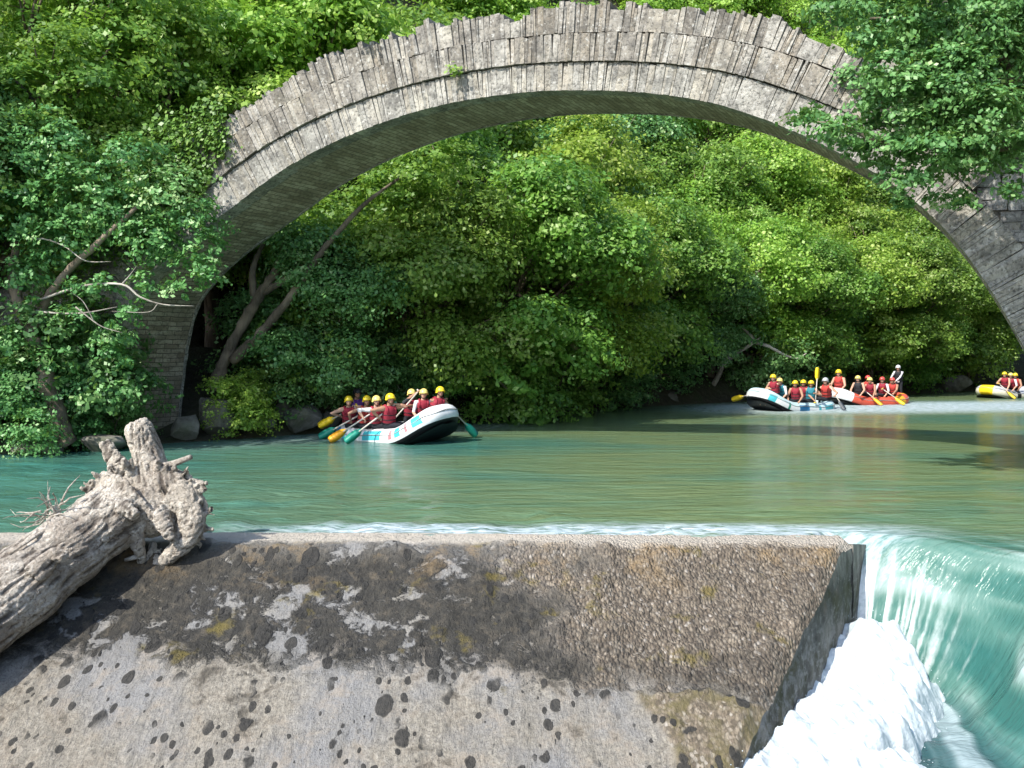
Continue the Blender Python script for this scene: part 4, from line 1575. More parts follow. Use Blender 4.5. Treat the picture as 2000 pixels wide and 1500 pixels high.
crew(raft2, 'rafter in yellow helmet and teal vest, second from the bow of the pale raft', G2, .85, .4, .3, .2, vest='teal', shirt='white', helmet='pale yellow', skin=0)
crew(raft2, 'rafter in yellow helmet leaning forward, third from the bow of the pale raft', G2, .42, 1, .5, .35, helmet='yellow', vest='crimson', skin=1)
crew(raft2, 'rafter in dark helmet hidden behind the third paddler of the pale raft', G2, .05, -.9, .2, .1, helmet='black', vest='purple', shirt='dark', sleeve=.9, skin=2)
crew(raft2, 'rafter in teal vest holding a yellow paddle straight up', G2, -.45, .9, .5, .15, .1, blade=(-.42, .75, 1.62), grip=(-.3, .9, .28), hold=.35, pad=('paddle with a yellow blade held upright above the pale raft', M_YELLOW), vest='teal', helmet='yellow', skin=1)
crew(raft2, 'rafter with a bare arm beside the upright yellow paddle', G2, -.72, .1, .4, .3, helmet='yellow', vest='crimson', skin=1)
crew(raft2, 'guide in grey helmet at the stern of the pale raft', G2, -1.55, .75, .3, .25, blade=(-1.2, 1.6, -.2), grip=(-1.45, .55, .95), pad=('dark paddle shaft beside the grey helmeted guide', M_GREYT), helmet='grey', vest='red', skin=0, scale=1.08)

# red raft behind it
p3 = at(1694, 787, 39.6)
raft3 = Raft('red raft with a white bow, just behind the pale raft', 'rafts on the river', (p3.x, 39.6, .1), R(180 + 24), 4.0, 1.8, (.36, .2),
             [M_RED, M_WHITE, M_ORANGE, M_YELLOW, M_BLACK], lambda u, a: 4 if -150 < a < -30 else (1 if (u < .12 or u > .88) else (2 if .3 < u < .36 else (3 if .43 < u < .455 else 0))), pitch=R(2), roll=R(-3))
G3 = 'rafters in the red raft'
crew(raft3, 'rafter in yellow helmet sitting highest at the white bow of the red raft', G3, 1.3, -.5, .4, .1, helmet='yellow', vest='red', skin=0, scale=1.12)
crew(raft3, 'rafter in pale yellow helmet and black vest near the white bow of the red raft', G3, .98, .9, .5, .25, helmet='pale yellow', vest='black', skin=0)
crew(raft3, 'rafter in pale yellow helmet bending forward in the middle of the red raft', G3, .35, .95, .6, .4, blade=(.6, 1.45, -.1), grip=(.8, .55, .55), pad=('paddle with an orange blade resting against the red raft', M_ORANGE), helmet='pale yellow', vest='crimson', skin=1)
crew(raft3, 'leftmost red helmeted rafter in the red raft', G3, -.3, -.4, .4, .1, helmet='red', vest='red', skin=1)
crew(raft3, 'middle red helmeted rafter in the red raft, with pale sleeves', G3, -.62, .5, .5, .25, helmet='red', vest='crimson', shirt='white', skin=0)
crew(raft3, 'rightmost red helmeted rafter in the red raft, arms reaching forward', G3, -1.05, .75, .6, .45, blade=(-.6, 1.5, -.1), grip=(-.3, .5, .6), pad=('yellow paddle held low by the rightmost red helmet', M_YELLOW), helmet='red', vest='red', skin=1)
gp = raft3.pt(-1.72, .1, raft3.rock(-1.7) - .02)
person('guide standing at the stern in a white helmet and white long sleeves', G3, gp, raft3.heading + .5, (gp + Vector((-.32, -.28, .72)), gp + Vector((-.38, -.1, .8))), lean=.22, helmet='white', vest='black', shirt='white', sleeve=.92, stand=True, skin=0, scale=.9)

# raft cut by the right edge of the frame
p4 = at(1990, 775, 45)
raft4 = Raft('grey raft with yellow ends, farthest right on the river', 'rafts on the river', (p4.x - .35, 45, .1), R(180 + 28), 4.1, 1.8, (.3, .25),
             [M_WHITE, M_YELLOW, M_BLACK, M_GREYT, M_CREAM, M_PALEGREY], lambda u, a: 2 if -150 < a < -50 else (1 if (u < .035 or u > .965) else (2 if .2 < u < .225 else (4 if a < 12 else 5))), pitch=R(1))
G4 = 'rafters in the far right raft'
crew(raft4, 'rafter in yellow helmet with a straight arm, leftmost in the far right raft', G4, 1.2, .9, .3, .3, blade=(1.55, 1.25, -.05), grip=(1.6, .4, .6), pad=('yellow paddle held by the leftmost rafter at the right edge', M_YELLOW), helmet='yellow', vest='crimson', skin=0)
crew(raft4, 'rafter in pale yellow helmet, second in the far right raft', G4, .8, .95, .3, .25, helmet='pale yellow', vest='crimson', shirt='white', skin=0)
crew(raft4, 'rafter in yellow helmet at the very right edge of the picture', G4, .4, .9, .3, .25, helmet='yellow', vest='red', skin=1)

# ---------------------------------------------------------------- foliage
def leaves(rng, cen, nrm, size, aspect=.72):
    """kite shaped leaves, 4 vertices each"""
    n = len(cen)
    d = rng.normal(size=(n, 3))
    d[:, 2] -= .35
    d -= nrm * (d * nrm).sum(1)[:, None]
    d /= np.linalg.norm(d, axis=1)[:, None] + 1e-9
    s = np.cross(nrm, d)
    L = size[:, None]
    v = np.empty((n, 4, 3))
    v[:, 0] = cen - d * L * .5
    v[:, 1] = cen + s * L * aspect * .5 + d * L * .05 - nrm * L * .1
    v[:, 2] = cen + d * L * .55 - nrm * L * .12
    v[:, 3] = cen - s * L * aspect * .5 + d * L * .05 - nrm * L * .1
    return v.reshape(-1, 3)


def foliage(rng, lobes, size=.16, per=1500, spray=.3, flat=.45, droop=.25):
    """lobes: (centre, radii); returns leaf vertices and tints"""
    VV, TT = [], []
    for (c, r) in lobes:
        c = np.array(c, float)
        r = np.array(r if hasattr(r, '__len__') else (r, r, r * .85), float)
        rm = r.mean()
        k = max(6, int(per * rm ** 2 / 26))
        u = rng.normal(size=(k, 3))
        u[:, 2] += .35
        u /= np.linalg.norm(u, axis=1)[:, None]
        rad = .55 + .5 * rng.random(k) ** .6
        rad *= 1 + .42 * vn(u * 2.1 + c)
        cc = c + u * r * rad[:, None]
        cc[:, 2] -= droop * (1 - np.clip(u[:, 2], -1, 1)) * .3 * rm
        m = 26
        sp = spray * rm ** .4 * rng.uniform(.65, 1.35, k)
        off = rng.normal(size=(k, m, 3)) * np.array([1, 1, flat]) * sp[:, None, None] * .6
        # sprays tilt outwards and downwards
        off[:, :, 2] -= .35 * (off[:, :, 0] * u[:, None, 0] + off[:, :, 1] * u[:, None, 1])
        pts = (cc[:, None, :] + off).reshape(-1, 3)
        n = np.repeat(u * .85 + np.array([0, 0, .5]), m, 0) + rng.normal(size=(k * m, 3)) * .42
        n /= np.linalg.norm(n, axis=1)[:, None]
        sz = size * rng.uniform(.6, 1.3, k * m)
        VV.append(leaves(rng, pts, n, sz))
        t = np.repeat(rng.normal(.5, .16, k), m) + rng.normal(0, .14, k * m) + rng.normal(0, .09)
        TT.append(np.repeat(np.clip(t, 0, 1), 4))
    return np.concatenate(VV), np.concatenate(TT)


def leaf_obj(name, V, T, mat_, parent=None):
    me = quad_mesh(name, V, np.arange(len(V)).reshape(-1, 4))
    add_attr(me, 'tint', T)
    return link(name, me, mat_, parent)


def bez(a, b, sag, k=6):
    a, b = Vector(a), Vector(b)
    m = a.lerp(b, .5) + Vector(sag)
    return [a * (1 - t) ** 2 + m * 2 * t * (1 - t) + b * t * t for t in [i / k for i in range(k + 1)]]


def make_lobes(rng, n, cen, rad, r0, r1, mind=.75, shell=.35):
    out = []
    tries = 0
    while len(out) < n and tries < 4000:
        tries += 1
        u = rng.normal(size=3)
        u /= np.linalg.norm(u)
        p = np.array(cen) + u * np.array(rad) * (shell + (1 - shell) * rng.random() ** .5)
        r = rng.uniform(r0, r1)
        if all(np.linalg.norm(p - q[0]) > mind * .5 * (r + q[1]) for q in out):
            out.append((p, r))
    return [(tuple(p), (r * rng.uniform(.9, 1.25), r * rng.uniform(.9, 1.25), r * rng.uniform(.6, .9))) for p, r in out]


def skeleton(rng, base, fork, lobes, r0, lean=(0, 0, 0)):
    mb = MB()
    P = bez(base, fork, lean, 7)
    mb.tube(P, [r0 * (1.35 if i == 0 else 1) * (1 - .09 * i) for i in range(8)], 9)
    for (c, r) in lobes:
        c = Vector(c)
        t = rng.uniform(.35, 1)
        a = P[int(t * 7)]
        sag = Vector((rng.normal(0, .25), rng.normal(0, .25), rng.normal(.1, .3)))
        Q = bez(a, c, sag, 5)
        q0 = r0 * rng.uniform(.28, .45)
        mb.tube(Q, [q0 * (1 - .15 * i) for i in range(6)], 6)
        for _ in range(3):
            e = c + Vector((rng.normal(), rng.normal(), rng.normal() * .6)).normalized() * float(np.mean(r)) * .95
            k = Q[rng.integers(2, 5)]
            mb.tube(bez(k, e, (rng.normal(0, .1), rng.normal(0, .1), .1), 3), [q0 * .4, q0 * .3, q0 * .2, q0 * .1], 5)
    return mb


class Proto:
    def __init__(self, seed, lobes, size, per, base, fork, r0, leaf, bark, lean=(0, 0, 0), **kw):
        rng = np.random.default_rng(seed)
        V, T = foliage(rng, lobes, size, per, **kw)
        self.crown = quad_mesh('crown', V, np.arange(len(V)).reshape(-1, 4))
        add_attr(self.crown, 'tint', T)
        self.crown.materials.append(leaf)
        self.trunk = skeleton(rng, base, fork, lobes, r0, lean).mesh('trunk')
        self.trunk.materials.append(bark)
        self.used = {}

    def place(self, name, label, cat, group, x, y, s=1.0, rz=0.0, z=None, sz=1.0, leaf=None):
        o = empty(name, (x, y, (gz(x, y) - .1) if z is None else z), label, cat, group, rz)
        o.scale = (s, s, s * sz)
        for nm, me in (('trunk', self.trunk), ('crown', self.crown)):
            k = (nm, leaf.name if leaf and nm == 'crown' else '')
            if k not in self.used:
                m2 = me
                if k[1]:
                    m2 = me.copy()
                    m2.materials.clear()
                    m2.materials.append(leaf)
                self.used[k] = m2
            c = bpy.data.objects.new(nm, self.used[k])
            C.objects.link(c)
            c.parent = o
        return o


rg = np.random.default_rng(77)
# crown reaching out over the water along +x, hanging low at its front
ov_l = []
for i in range(30):
    t = rg.random()
    x = -1.6 + 6.2 * t
    zt = 8.6 - 3.4 * t ** 1.5
    zb = 3.4 - 2.6 * t
    ov_l.append(((x, rg.uniform(-2.9, 2.9) * (1 - .25 * t), rg.uniform(zb, zt)), tuple(rg.uniform(.75, 1.25) * np.array([1.1, 1.1, .72]))))
PR = {
    'hang': Proto(1, ov_l, .145, 2200, (0, 0, 0), (1.6, .2, 4.6), .22, LEAF_MID, BARK, (-.4, 0, .6), spray=.4),
    'hang2': Proto(2, [((c[0] * .9, -c[1] * 1.05, c[2] * .95 + .3 * math.sin(7 * c[0])), r) for c, r in ov_l], .135, 2200, (0, 0, 0), (1.2, -.4, 4.8), .2, LEAF_YEL, BARK, (-.3, .3, .4), spray=.4),
    'tall': Proto(3, make_lobes(np.random.default_rng(8), 34, (0, 0, 6.9), (3.1, 3.1, 3.6), .8, 1.35), .145, 2100, (0, 0, 0), (.3, .1, 6.2), .24, LEAF_MID, BARK, spray=.4),
    'round': Proto(4, make_lobes(np.random.default_rng(9), 32, (0, 0, 5.2), (3.4, 3.2, 2.9), .75, 1.25), .13, 2200, (0, 0, 0), (-.3, .2, 4.4), .2, LEAF_YEL, BARK, spray=.38),
    'fine': Proto(5, make_lobes(np.random.default_rng(10), 44, (0, 0, 5.6), (3.3, 3.0, 3.2), .6, 1.05), .1, 2900, (0, 0, 0), (.2, .2, 5), .2, LEAF_DARK, BARK, spray=.26),
    'bush': Proto(6, make_lobes(np.random.default_rng(12), 13, (0, 0, .95), (1.2, 1.2, .8), .4, .65, .7), .072, 4600, (0, 0, 0), (0, 0, .8), .05, LEAF_DARK, BARK, spray=.22),
    'shrub': Proto(7, make_lobes(np.random.default_rng(13), 12, (0, 0, 1.1), (1.1, 1.1, 1.0), .4, .6, .7), .085, 4200, (0, 0, 0), (0, 0, .9), .05, LEAF_MID, BARK, spray=.24),
}
RIV = R(-48)       # towards the river from the far bank

# trees leaning over the water along the far bank: name, label, proto, x, y, scale, rz, leaf
bank_trees = [
    ('plane_tree', 'big bright plane tree bulging over the river right of the nearest raft', 'hang', -1.0, 31.0, 1.08, RIV + .2, None),
    ('plane_tree', 'leafy tree filling the bank just behind the nearest raft', 'hang2', -3.4, 28.4, .95, RIV - .2, LEAF_MID),
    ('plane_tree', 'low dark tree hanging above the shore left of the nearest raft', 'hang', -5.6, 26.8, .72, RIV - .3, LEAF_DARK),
    ('plane_tree', 'yellow green tree bulging out to the right end of the big overhang', 'hang2', 1.0, 33.6, 1.05, RIV + .35, None),
    ('plane_tree', 'tree set back above the black gap in the middle of the far bank', 'hang', 4.2, 39.5, 1.05, RIV + .1, LEAF_MID),
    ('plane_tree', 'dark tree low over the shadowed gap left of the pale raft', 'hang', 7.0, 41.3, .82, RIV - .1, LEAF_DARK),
    ('plane_tree', 'bright tree above the bow of the pale raft', 'hang2', 9.2, 43.0, 1.1, RIV + .25, None),
    ('plane_tree', 'green tree behind the pale raft', 'hang', 12.6, 45.0, .95, RIV, None),
    ('plane_tree', 'yellow green tree behind the red raft', 'hang2', 15.8, 47.4, 1.08, RIV + .2, None),
    ('plane_tree', 'tree right of the standing guide, drooping to the water', 'hang', 19.6, 49.6, 1.0, RIV - .1, None),
    ('plane_tree', 'tree above the far right raft', 'hang2', 24.0, 53.2, 1.05, RIV, LEAF_MID),
    ('plane_tree', 'tree at the far right bend beside the bridge pier', 'hang', 29.5, 57.5, 1.1, RIV + .1, None),
]
for (nm, lb, pr, x, y, s, rz, lf) in bank_trees:
    PR[pr].place(nm, lb, 'tree', 'trees leaning over the far bank', x, y, s, rz, leaf=lf)

# second and third rows climbing the slope behind
slope_trees = [
    ('sunlit bright tree rising behind the left haunch of the bridge', 'round', -6.2, 31.5, 1.5, .3, None),
    ('sunlit tree just left of the bridge parapet against the slope', 'round', -9.6, 30.0, 1.55, 1.4, None),
    ('tall tree in the upper left, second row behind the bridge', 'tall', -13.2, 30.5, 1.3, 2.2, LEAF_YEL),
    ('tall green tree at the top left corner', 'tall', -17.5, 31.5, 1.3, .4, None),
    ('dark tree on the slope at the far left edge', 'fine', -18.5, 26.5, 1.3, .9, None),
    ('green tree under the left half of the arch, second row', 'tall', -2.6, 35.5, 1.1, 1.0, None),
    ('yellow green tree under the crown of the arch', 'round', 1.8, 39.0, 1.3, 2.0, None),
    ('dark tree seen beneath the middle of the arch, high on the slope', 'tall', 4.6, 45.5, 1.15, .2, LEAF_DARK),
    ('tall tree behind the black gap of the far bank', 'tall', 8.0, 46.5, 1.15, 2.8, None),
    ('bright rounded tree in the middle of the right arch opening', 'round', 12.4, 50.0, 1.4, .6, None),
    ('tall tree behind the red raft, second row', 'tall', 17.2, 53.0, 1.15, 1.7, LEAF_YEL),
    ('rounded tree behind the right raft, second row', 'round', 23.5, 58.5, 1.4, 2.5, LEAF_MID),
    ('tall tree near the right bridge pier, second row', 'tall', 30.0, 63.0, 1.3, .5, None),
    ('tall tree above the left parapet, third row', 'tall', -5.0, 39.0, 1.35, 2.1, LEAF_MID),
    ('dark tree above the bridge left of its crown, third row', 'tall', .5, 45.0, 1.3, 1.1, LEAF_DARK),
    ('tree above the crown of the bridge, third row', 'round', 5.0, 53.0, 1.6, .8, LEAF_MID),
    ('tree above the bridge right of its crown, third row', 'tall', 11.0, 57.0, 1.4, 2.6, None),
    ('dark tree high above the right haunch of the bridge', 'tall', 17.5, 60.5, 1.4, .1, LEAF_DARK),
    ('tree high on the slope at the upper right', 'round', 25.5, 68.0, 1.7, 1.3, LEAF_MID),
    ('tree far up the slope in the upper left centre', 'tall', -10.5, 38.5, 1.5, .7, LEAF_YEL),
    ('tree far up the slope in the upper left', 'round', -17.0, 38.5, 1.7, 1.9, LEAF_MID),
    ('tree far up the slope beyond the top left corner', 'tall', -25.0, 38.0, 1.5, 1.2, None),
]
for (lb, pr, x, y, s, rz, lf) in slope_trees:
    PR[pr].place('slope_tree', lb, 'tree', 'trees on the wooded slope', x, y, s, rz, leaf=lf)

# trees at the left end of the bridge and on the right bank
left_trees = [
    ('dark leafy tree covering the left end of the bridge', 'fine', -13.4, 22.9, 1.12, .3, LEAF_MID),
    ('dark tree at the left edge of the picture beside the water', 'fine', -14.9, 20.9, 1.05, 1.9, None),
    ('fine leaved tree above the left bridge abutment', 'fine', -13.5, 25.8, 1.45, 2.7, LEAF_MID),
    ('fine leaved tree between the slope and the left abutment', 'fine', -10.4, 26.6, 1.25, 4.0, LEAF_YEL),
]
for (lb, pr, x, y, s, rz, lf) in left_trees:
    PR[pr].place('bank_tree', lb, 'tree', 'trees by the left end of the bridge', x, y, s, rz, leaf=lf)
right_trees = [
    ('dark tree leaning in behind the right end of the bridge', 'tall', 17.2, 21.4, 1.4, R(176), LEAF_DARK),
    ('dark tree at the top right corner beyond the bridge', 'tall', 20.5, 26.5, 1.75, R(190), None),
    ('tall dark tree standing on the bank behind the top right corner', 'tall', 18.0, 23.0, 1.6, 2.1, LEAF_DARK),
]
for (lb, pr, x, y, s, rz, lf) in right_trees:
    PR[pr].place('bank_tree', lb, 'tree', 'trees by the right end of the bridge', x, y, s, rz, leaf=lf)


def custom_tree(name, label, group, seed, limbs, lobes, size, per, leaf, bark, dead=None, **kw):
    """a tree with its own limbs: lists of (points, radii), and its own crown lobes"""
    rng = np.random.default_rng(seed)
    base = Vector(limbs[0][0][0])
    root = empty(name, base, label, 'tree', group)
    mb = MB()
    for P, rr in limbs:
        P = catmull3([Vector(p) - base for p in P], 9)
        r = np.interp(np.linspace(0, 1, len(P)), np.linspace(0, 1, len(rr)), rr)
        r = r * (1 + rng.normal(0, .07, len(P)))
        P = [p + Vector(rng.normal(0, .1, 3)) * float(q) for p, q in zip(P, r)]
        mb.tube(P, list(r), 9)
    mb.build('trunk', [bark], root)
    if dead:
        mb = MB()
        for P, rr in dead:
            P = catmull3([Vector(p) - base for p in P])
            r = np.interp(np.linspace(0, 1, len(P)), np.linspace(0, 1, len(rr)), rr)
            mb.tube(P, list(r), 6)
        mb.build('bare_branch', [BARK_PALE], root)
    V, T = foliage(rng, [(tuple(Vector(c) - base), r) for c, r in lobes], size, per, **kw)
    leaf_obj('crown', V, T, leaf, root)
    return root


def catmull3(P, k=5):
    Q = [P[0] * 2 - P[1]] + list(P) + [P[-1] * 2 - P[-2]]
    out = []
    for i in range(1, len(Q) - 2):
        a, b, c, d = Q[i - 1:i + 3]
        for j in range(k):
            t = j / k
            out.append(.5 * ((2 * b) + (c - a) * t + (2 * a - 5 * b + 4 * c - d) * t * t + (3 * b - a - c * 3 + d) * t ** 3))
    out.append(P[-1])
    return out


def lob(px, py, Y, r, fl=.75):
    return (at(px, py, Y), (r, r, r * fl))


# leaning forked trunk seen under the left side of the arch
custom_tree('leaning_tree', 'leaning forked tree with bare brown limbs under the left of the arch', 'trees under the arch', 21,
            [([at(420, 760, 24.6), at(445, 690, 24.5), at(500, 590, 24.4), at(545, 520, 24.4), at(560, 470, 24.4)], [.2, .15, .13, .1, .06]),
             ([at(455, 705, 24.4), at(520, 640, 24.0), at(590, 550, 23.8), at(640, 480, 23.8), at(715, 400, 24), at(790, 345, 24.3)], [.15, .12, .09, .075, .055, .03]),
             ([at(510, 575, 24.4), at(560, 545, 24.3), at(610, 500, 24.3)], [.1, .08, .06]),
             ([at(500, 590, 24.4), at(495, 530, 24.5), at(520, 470, 24.6)], [.1, .08, .05])],
            [lob(640, 430, 25.2, .9), lob(700, 480, 25.3, .9), lob(560, 470, 25.4, .8), lob(800, 370, 25.2, 1.0), lob(740, 400, 25.6, .9), lob(850, 320, 25.6, 1.0),
             lob(690, 560, 25.0, .8), lob(620, 600, 25.2, .8), lob(760, 330, 25.6, .8), lob(560, 640, 25.3, .7), lob(660, 680, 25.0, .75), lob(600, 720, 25.1, .7), lob(540, 720, 25.5, .7)],
            .13, 1900, LEAF_MID, BARK)

# tree with bare twisted branches in front of the left pier
Y0 = 20.6
custom_tree('riverside_tree', 'slanting dark trunk with bare twisted branches before the left bridge pier', 'trees by the left end of the bridge', 22,
            [([at(128, 872, Y0), at(105, 790, Y0), at(80, 700, Y0), at(58, 640, Y0), at(30, 560, Y0 + .2), at(40, 440, Y0 + .4)], [.24, .19, .17, .15, .12, .06]),
             ([at(62, 650, Y0), at(110, 560, Y0 - .2), at(190, 480, Y0 - .3), at(280, 400, Y0 - .3)], [.12, .09, .07, .04])],
            [lob(300, 470, 20.5, .7), lob(380, 520, 20.4, .5, .6), lob(410, 545, 20.4, .36, .7), lob(230, 420, 20.7, .8), lob(330, 390, 20.9, .85), lob(390, 430, 20.8, .6),
             lob(120, 470, 20.4, .8), lob(50, 540, 20.4, .7), lob(160, 380, 20.6, .9), lob(60, 420, 20.6, .9), lob(20, 330, 20.7, 1.0), lob(250, 320, 20.9, .9), lob(150, 620, 20.3, .45, .5),
             lob(210, 655, 20.4, .5, .5), lob(110, 700, 20.5, .5, .6), lob(120, 290, 20.8, .9), lob(160, 560, 20.2, .35, .4), lob(400, 480, 20.6, .5, .6), lob(285, 560, 20.3, .36), lob(245, 610, 20.3, .36), lob(225, 690, 20.4, .4), lob(240, 760, 20.5, .38), lob(345, 565, 20.2, .26), lob(205, 560, 20.3, .4)],
            .1, 2700, LEAF_DARK, BARK, spray=.22,
            dead=[([at(45, 600, Y0 - .1), at(90, 610, 20.2), at(160, 612, 20.0), at(230, 600, 19.9)], [0.031, 0.0248, 0.0186, 0.0093]),
                  ([at(70, 590, 20.3), at(160, 560, 20.1), at(240, 556, 19.9), at(275, 580, 19.9), at(320, 595, 19.9), at(380, 598, 19.9)], [0.031, 0.0279, 0.0248, 0.0217, 0.0155, 0.0062]),
                  ([at(240, 556, 19.9), at(255, 540, 19.9), at(270, 520, 19.9)], [0.0155, 0.0124, 0.00496]),
                  ([at(150, 600, 20.0), at(185, 628, 19.9), at(205, 640, 19.9), at(240, 650, 19.9)], [0.0186, 0.01612, 0.0124, 0.0062]),
                  ([at(310, 594, 19.9), at(290, 610, 19.9), at(220, 608, 19.9)], [0.0124, 0.01116, 0.00496]),
                  ([at(60, 470, 20.3), at(90, 468, 20.2), at(130, 482, 20.1), at(170, 510, 20.1), at(220, 512, 20.1)], [0.0217, 0.0186, 0.0155, 0.0124, 0.0062]),
                  ([at(185, 628, 19.9), at(165, 590, 19.9), at(140, 570, 20.0)], [0.01116, 0.00868, 0.00372])])

# tree before the bridge's right end, its shade put into the dark leaf colour
lobR = []
rr_ = random.Random(9)
for (px, py, r) in ((1990, 60, .9), (1930, 120, .8), (1860, 150, .7), (1990, 190, .8), (1920, 230, .8), (1850, 250, .7), (1790, 240, .6), (1980, 290, .6), (1900, 300, .6), (1830, 320, .5),
                    (1760, 170, .45), (1740, 290, .5), (1690, 270, .42), (1640, 250, .36), (1590, 245, .32), (1555, 235, .24), (1780, 340, .4), (1740, 360, .32), (1800, 60, .6), (1880, 40, .8),
                    (1700, 235, .3), (1720, 60, .5), (1660, 40, .5), (1770, 110, .5), (1610, 20, .45), (1940, 10, .8), (1660, 290, .26), (1720, 330, .3), (1690, 200, .36), (1720, 130, .36), (1780, 150, .5), (1830, 130, .55), (1760, 60, .5), (1820, 230, .5), (1900, 60, .7), (1960, 180, .7), (1930, 300, .5), (1700, 160, .3), (1730, 210, .42), (1790, 190, .5), (1840, 190, .6), (1900, 170, .7), (1960, 130, .8), (1680, 90, .4), (1740, 20, .5), (1800, 10, .6), (1690, 10, .5), (1850, 100, .6), (1760, 250, .5), (1810, 290, .5), (1870, 290, .6), (1950, 240, .7), (1660, 265, .3), (1615, 262, .25), (1580, 225, .2), (1700, 310, .3), (1760, 400, .2), (1830, 390, .2), (1865, 385, .22), (1880, 400, .15), (1990, 350, .28), (1960, 375, .22)):
    lobR.append(lob(px, py, rr_.uniform(14.2, 15.4), r * .72, .75))
custom_tree('overhanging_tree', 'dark bluish tree hanging over the right end of the bridge from the near bank', 'trees by the right end of the bridge', 23,
            [([Vector((10.9, 15.6, gz(10.9, 15.6) - .2)), Vector((10.6, 15.4, 3)), at(2060, 260, 15), at(1990, 180, 14.9), at(1900, 150, 14.8)], [.3, .24, .2, .14, .08]),
             ([at(2060, 260, 15), at(1950, 290, 14.8), at(1840, 270, 14.7), at(1730, 285, 14.6), at(1640, 252, 14.6), at(1560, 238, 14.6)], [.12, .09, .06, .04, .025, .01]),
             ([at(1990, 180, 14.9), at(1900, 80, 14.9), at(1800, 50, 14.9), at(1690, 45, 14.9)], [.1, .08, .05, .02])],
            lobR, .085, 5200, LEAF_DARK, BARK, spray=.24)

# light drooping bough at the water right of the nearest raft
custom_tree('drooping_bough_tree', 'young plane tree dipping pale leaves to the water right of the nearest raft', 'trees leaning over the far bank', 24,
            [([Vector((-.7, 29.9, gz(-.7, 29.9) - .1)), at(950, 690, 28.5), at(955, 720, 27.2), at(990, 760, 26.6)], [.09, .07, .045, .015]),
             ([at(950, 690, 28.5), at(920, 720, 27.2), at(890, 750, 26.8)], [.05, .03, .01])],
            [lob(935, 725, 27.0, .42, .6), lob(985, 730, 26.8, .45, .6), lob(1010, 765, 26.6, .32, .8), lob(900, 705, 27.2, .4, .6), lob(1040, 725, 27.0, .4, .6), lob(885, 755, 26.9, .22, .7), lob(960, 690, 27.3, .5, .6), lob(1080, 690, 27.6, .5, .6)],
            .17, 1500, LEAF_MID, BARK, spray=.26)

# bare pale branch reaching out of the dark gap
def bare(label, P, rr, name='bare_branch'):
    b = Vector(P[0])
    root = empty(name, b, label, 'branch', 'bare branches over the far bank')
    mb = MB()
    for Q, r in zip(P[1], rr):
        q = catmull3([Vector(p) - b for p in Q])
        mb.tube(q, list(np.interp(np.linspace(0, 1, len(q)), np.linspace(0, 1, len(r)), r)), 7)
    mb.build('branch', [BARK_PALE], root)


bare('grey crooked branch arching over the dark gap above the pale raft', (at(1375, 780, 41.5), [
    [at(1375, 780, 41.5), at(1400, 740, 41), at(1420, 700, 40.6), at(1470, 668, 40.2), at(1450, 640, 40)],
    [at(1470, 668, 40.2), at(1500, 676, 39.8), at(1530, 692, 39.6), at(1555, 700, 39.5), at(1575, 690, 39.4)],
    [at(1400, 725, 41), at(1440, 690, 40.4), at(1490, 655, 40)]]), [[.14, .12, .1, .08, .05], [.08, .07, .05, .035, .015], [.06, .05, .03]])
bare('dark fallen limb slanting through the shade behind the nearest raft', (at(745, 700, 27.4), [
    [at(700, 790, 27.2), at(770, 700, 27.4), at(795, 650, 27.5), at(760, 560, 27.8)], [at(770, 700, 27.4), at(765, 730, 27.2), at(780, 760, 27.1)]]), [[.05, .04, .03, .02], [.03, .02, .01]])

# undergrowth at the water's edge
bushes = [
    ('dark bush on the shore at the left edge below the slanting trunk', 'bush', -11.9, 20.7, 1.25, .2, None),
    ('dark bush between the slanting trunk and the left bridge pier', 'bush', -10.5, 20.9, 1.0, 1.2, None),
    ('green bush at the foot of the left bridge pier', 'shrub', -9.4, 21.7, .6, 2.2, LEAF_DARK),
    ('taller bush behind the slanting trunk', 'shrub', -10.8, 21.7, 1.5, .9, LEAF_DARK),
    ('bush at the lower left corner of the far shore', 'bush', -13.4, 19.9, 1.3, 3.2, None),
    ('small bush at the outer corner of the left bridge pier', 'bush', -11.2, 22.0, 1.2, 4.1, LEAF_MID),
    ('yellowish shrub just inside the left bridge pier', 'shrub', -7.3, 23.9, .8, .5, LEAF_YEL),
    ('dark shrub under the leaning forked tree', 'shrub', -6.4, 25.2, 1.2, 1.5, LEAF_DARK),
    ('dark bush behind the boulders left of the nearest raft', 'bush', -5.3, 26.4, 1.35, 2.5, None),
    ('dark bush behind the guide of the nearest raft', 'bush', -4.1, 27.2, 1.25, 3.5, None),
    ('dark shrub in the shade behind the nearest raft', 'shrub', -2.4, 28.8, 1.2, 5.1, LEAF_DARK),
    ('low shrub hanging over the shore right of the nearest raft', 'shrub', -.6, 29.6, 1.5, .6, None),
    ('green shrub at the waterline below the big overhanging tree', 'shrub', 1.6, 32.6, 1.7, 2.6, LEAF_MID),
    ('dark shrub at the waterline where the black gap begins', 'shrub', 3.6, 35.6, 1.4, 1.9, LEAF_DARK),
    ('bush in the black gap left of the pale raft', 'bush', 6.3, 39.2, 1.5, .3, None),
    ('bush at the shore behind the pale raft', 'bush', 11.0, 42.2, 2.0, 1.4, None),
    ('bush at the shore behind the red raft', 'shrub', 14.6, 44.7, 2.0, 2.4, LEAF_DARK),
    ('bush at the shore behind the standing guide', 'shrub', 18.4, 47.1, 2.1, 3.4, None),
    ('bush at the shore left of the far right raft', 'bush', 22.1, 49.8, 2.1, 4.4, LEAF_MID),
    ('bush at the shore beyond the far right raft', 'shrub', 26.1, 52.7, 2.2, 5.4, None),
]
for (lb, pr, x, y, s, rz, lf) in bushes:
    PR[pr].place('bush', lb, 'bush', 'bushes along the shore', x, y, s, rz, leaf=lf)

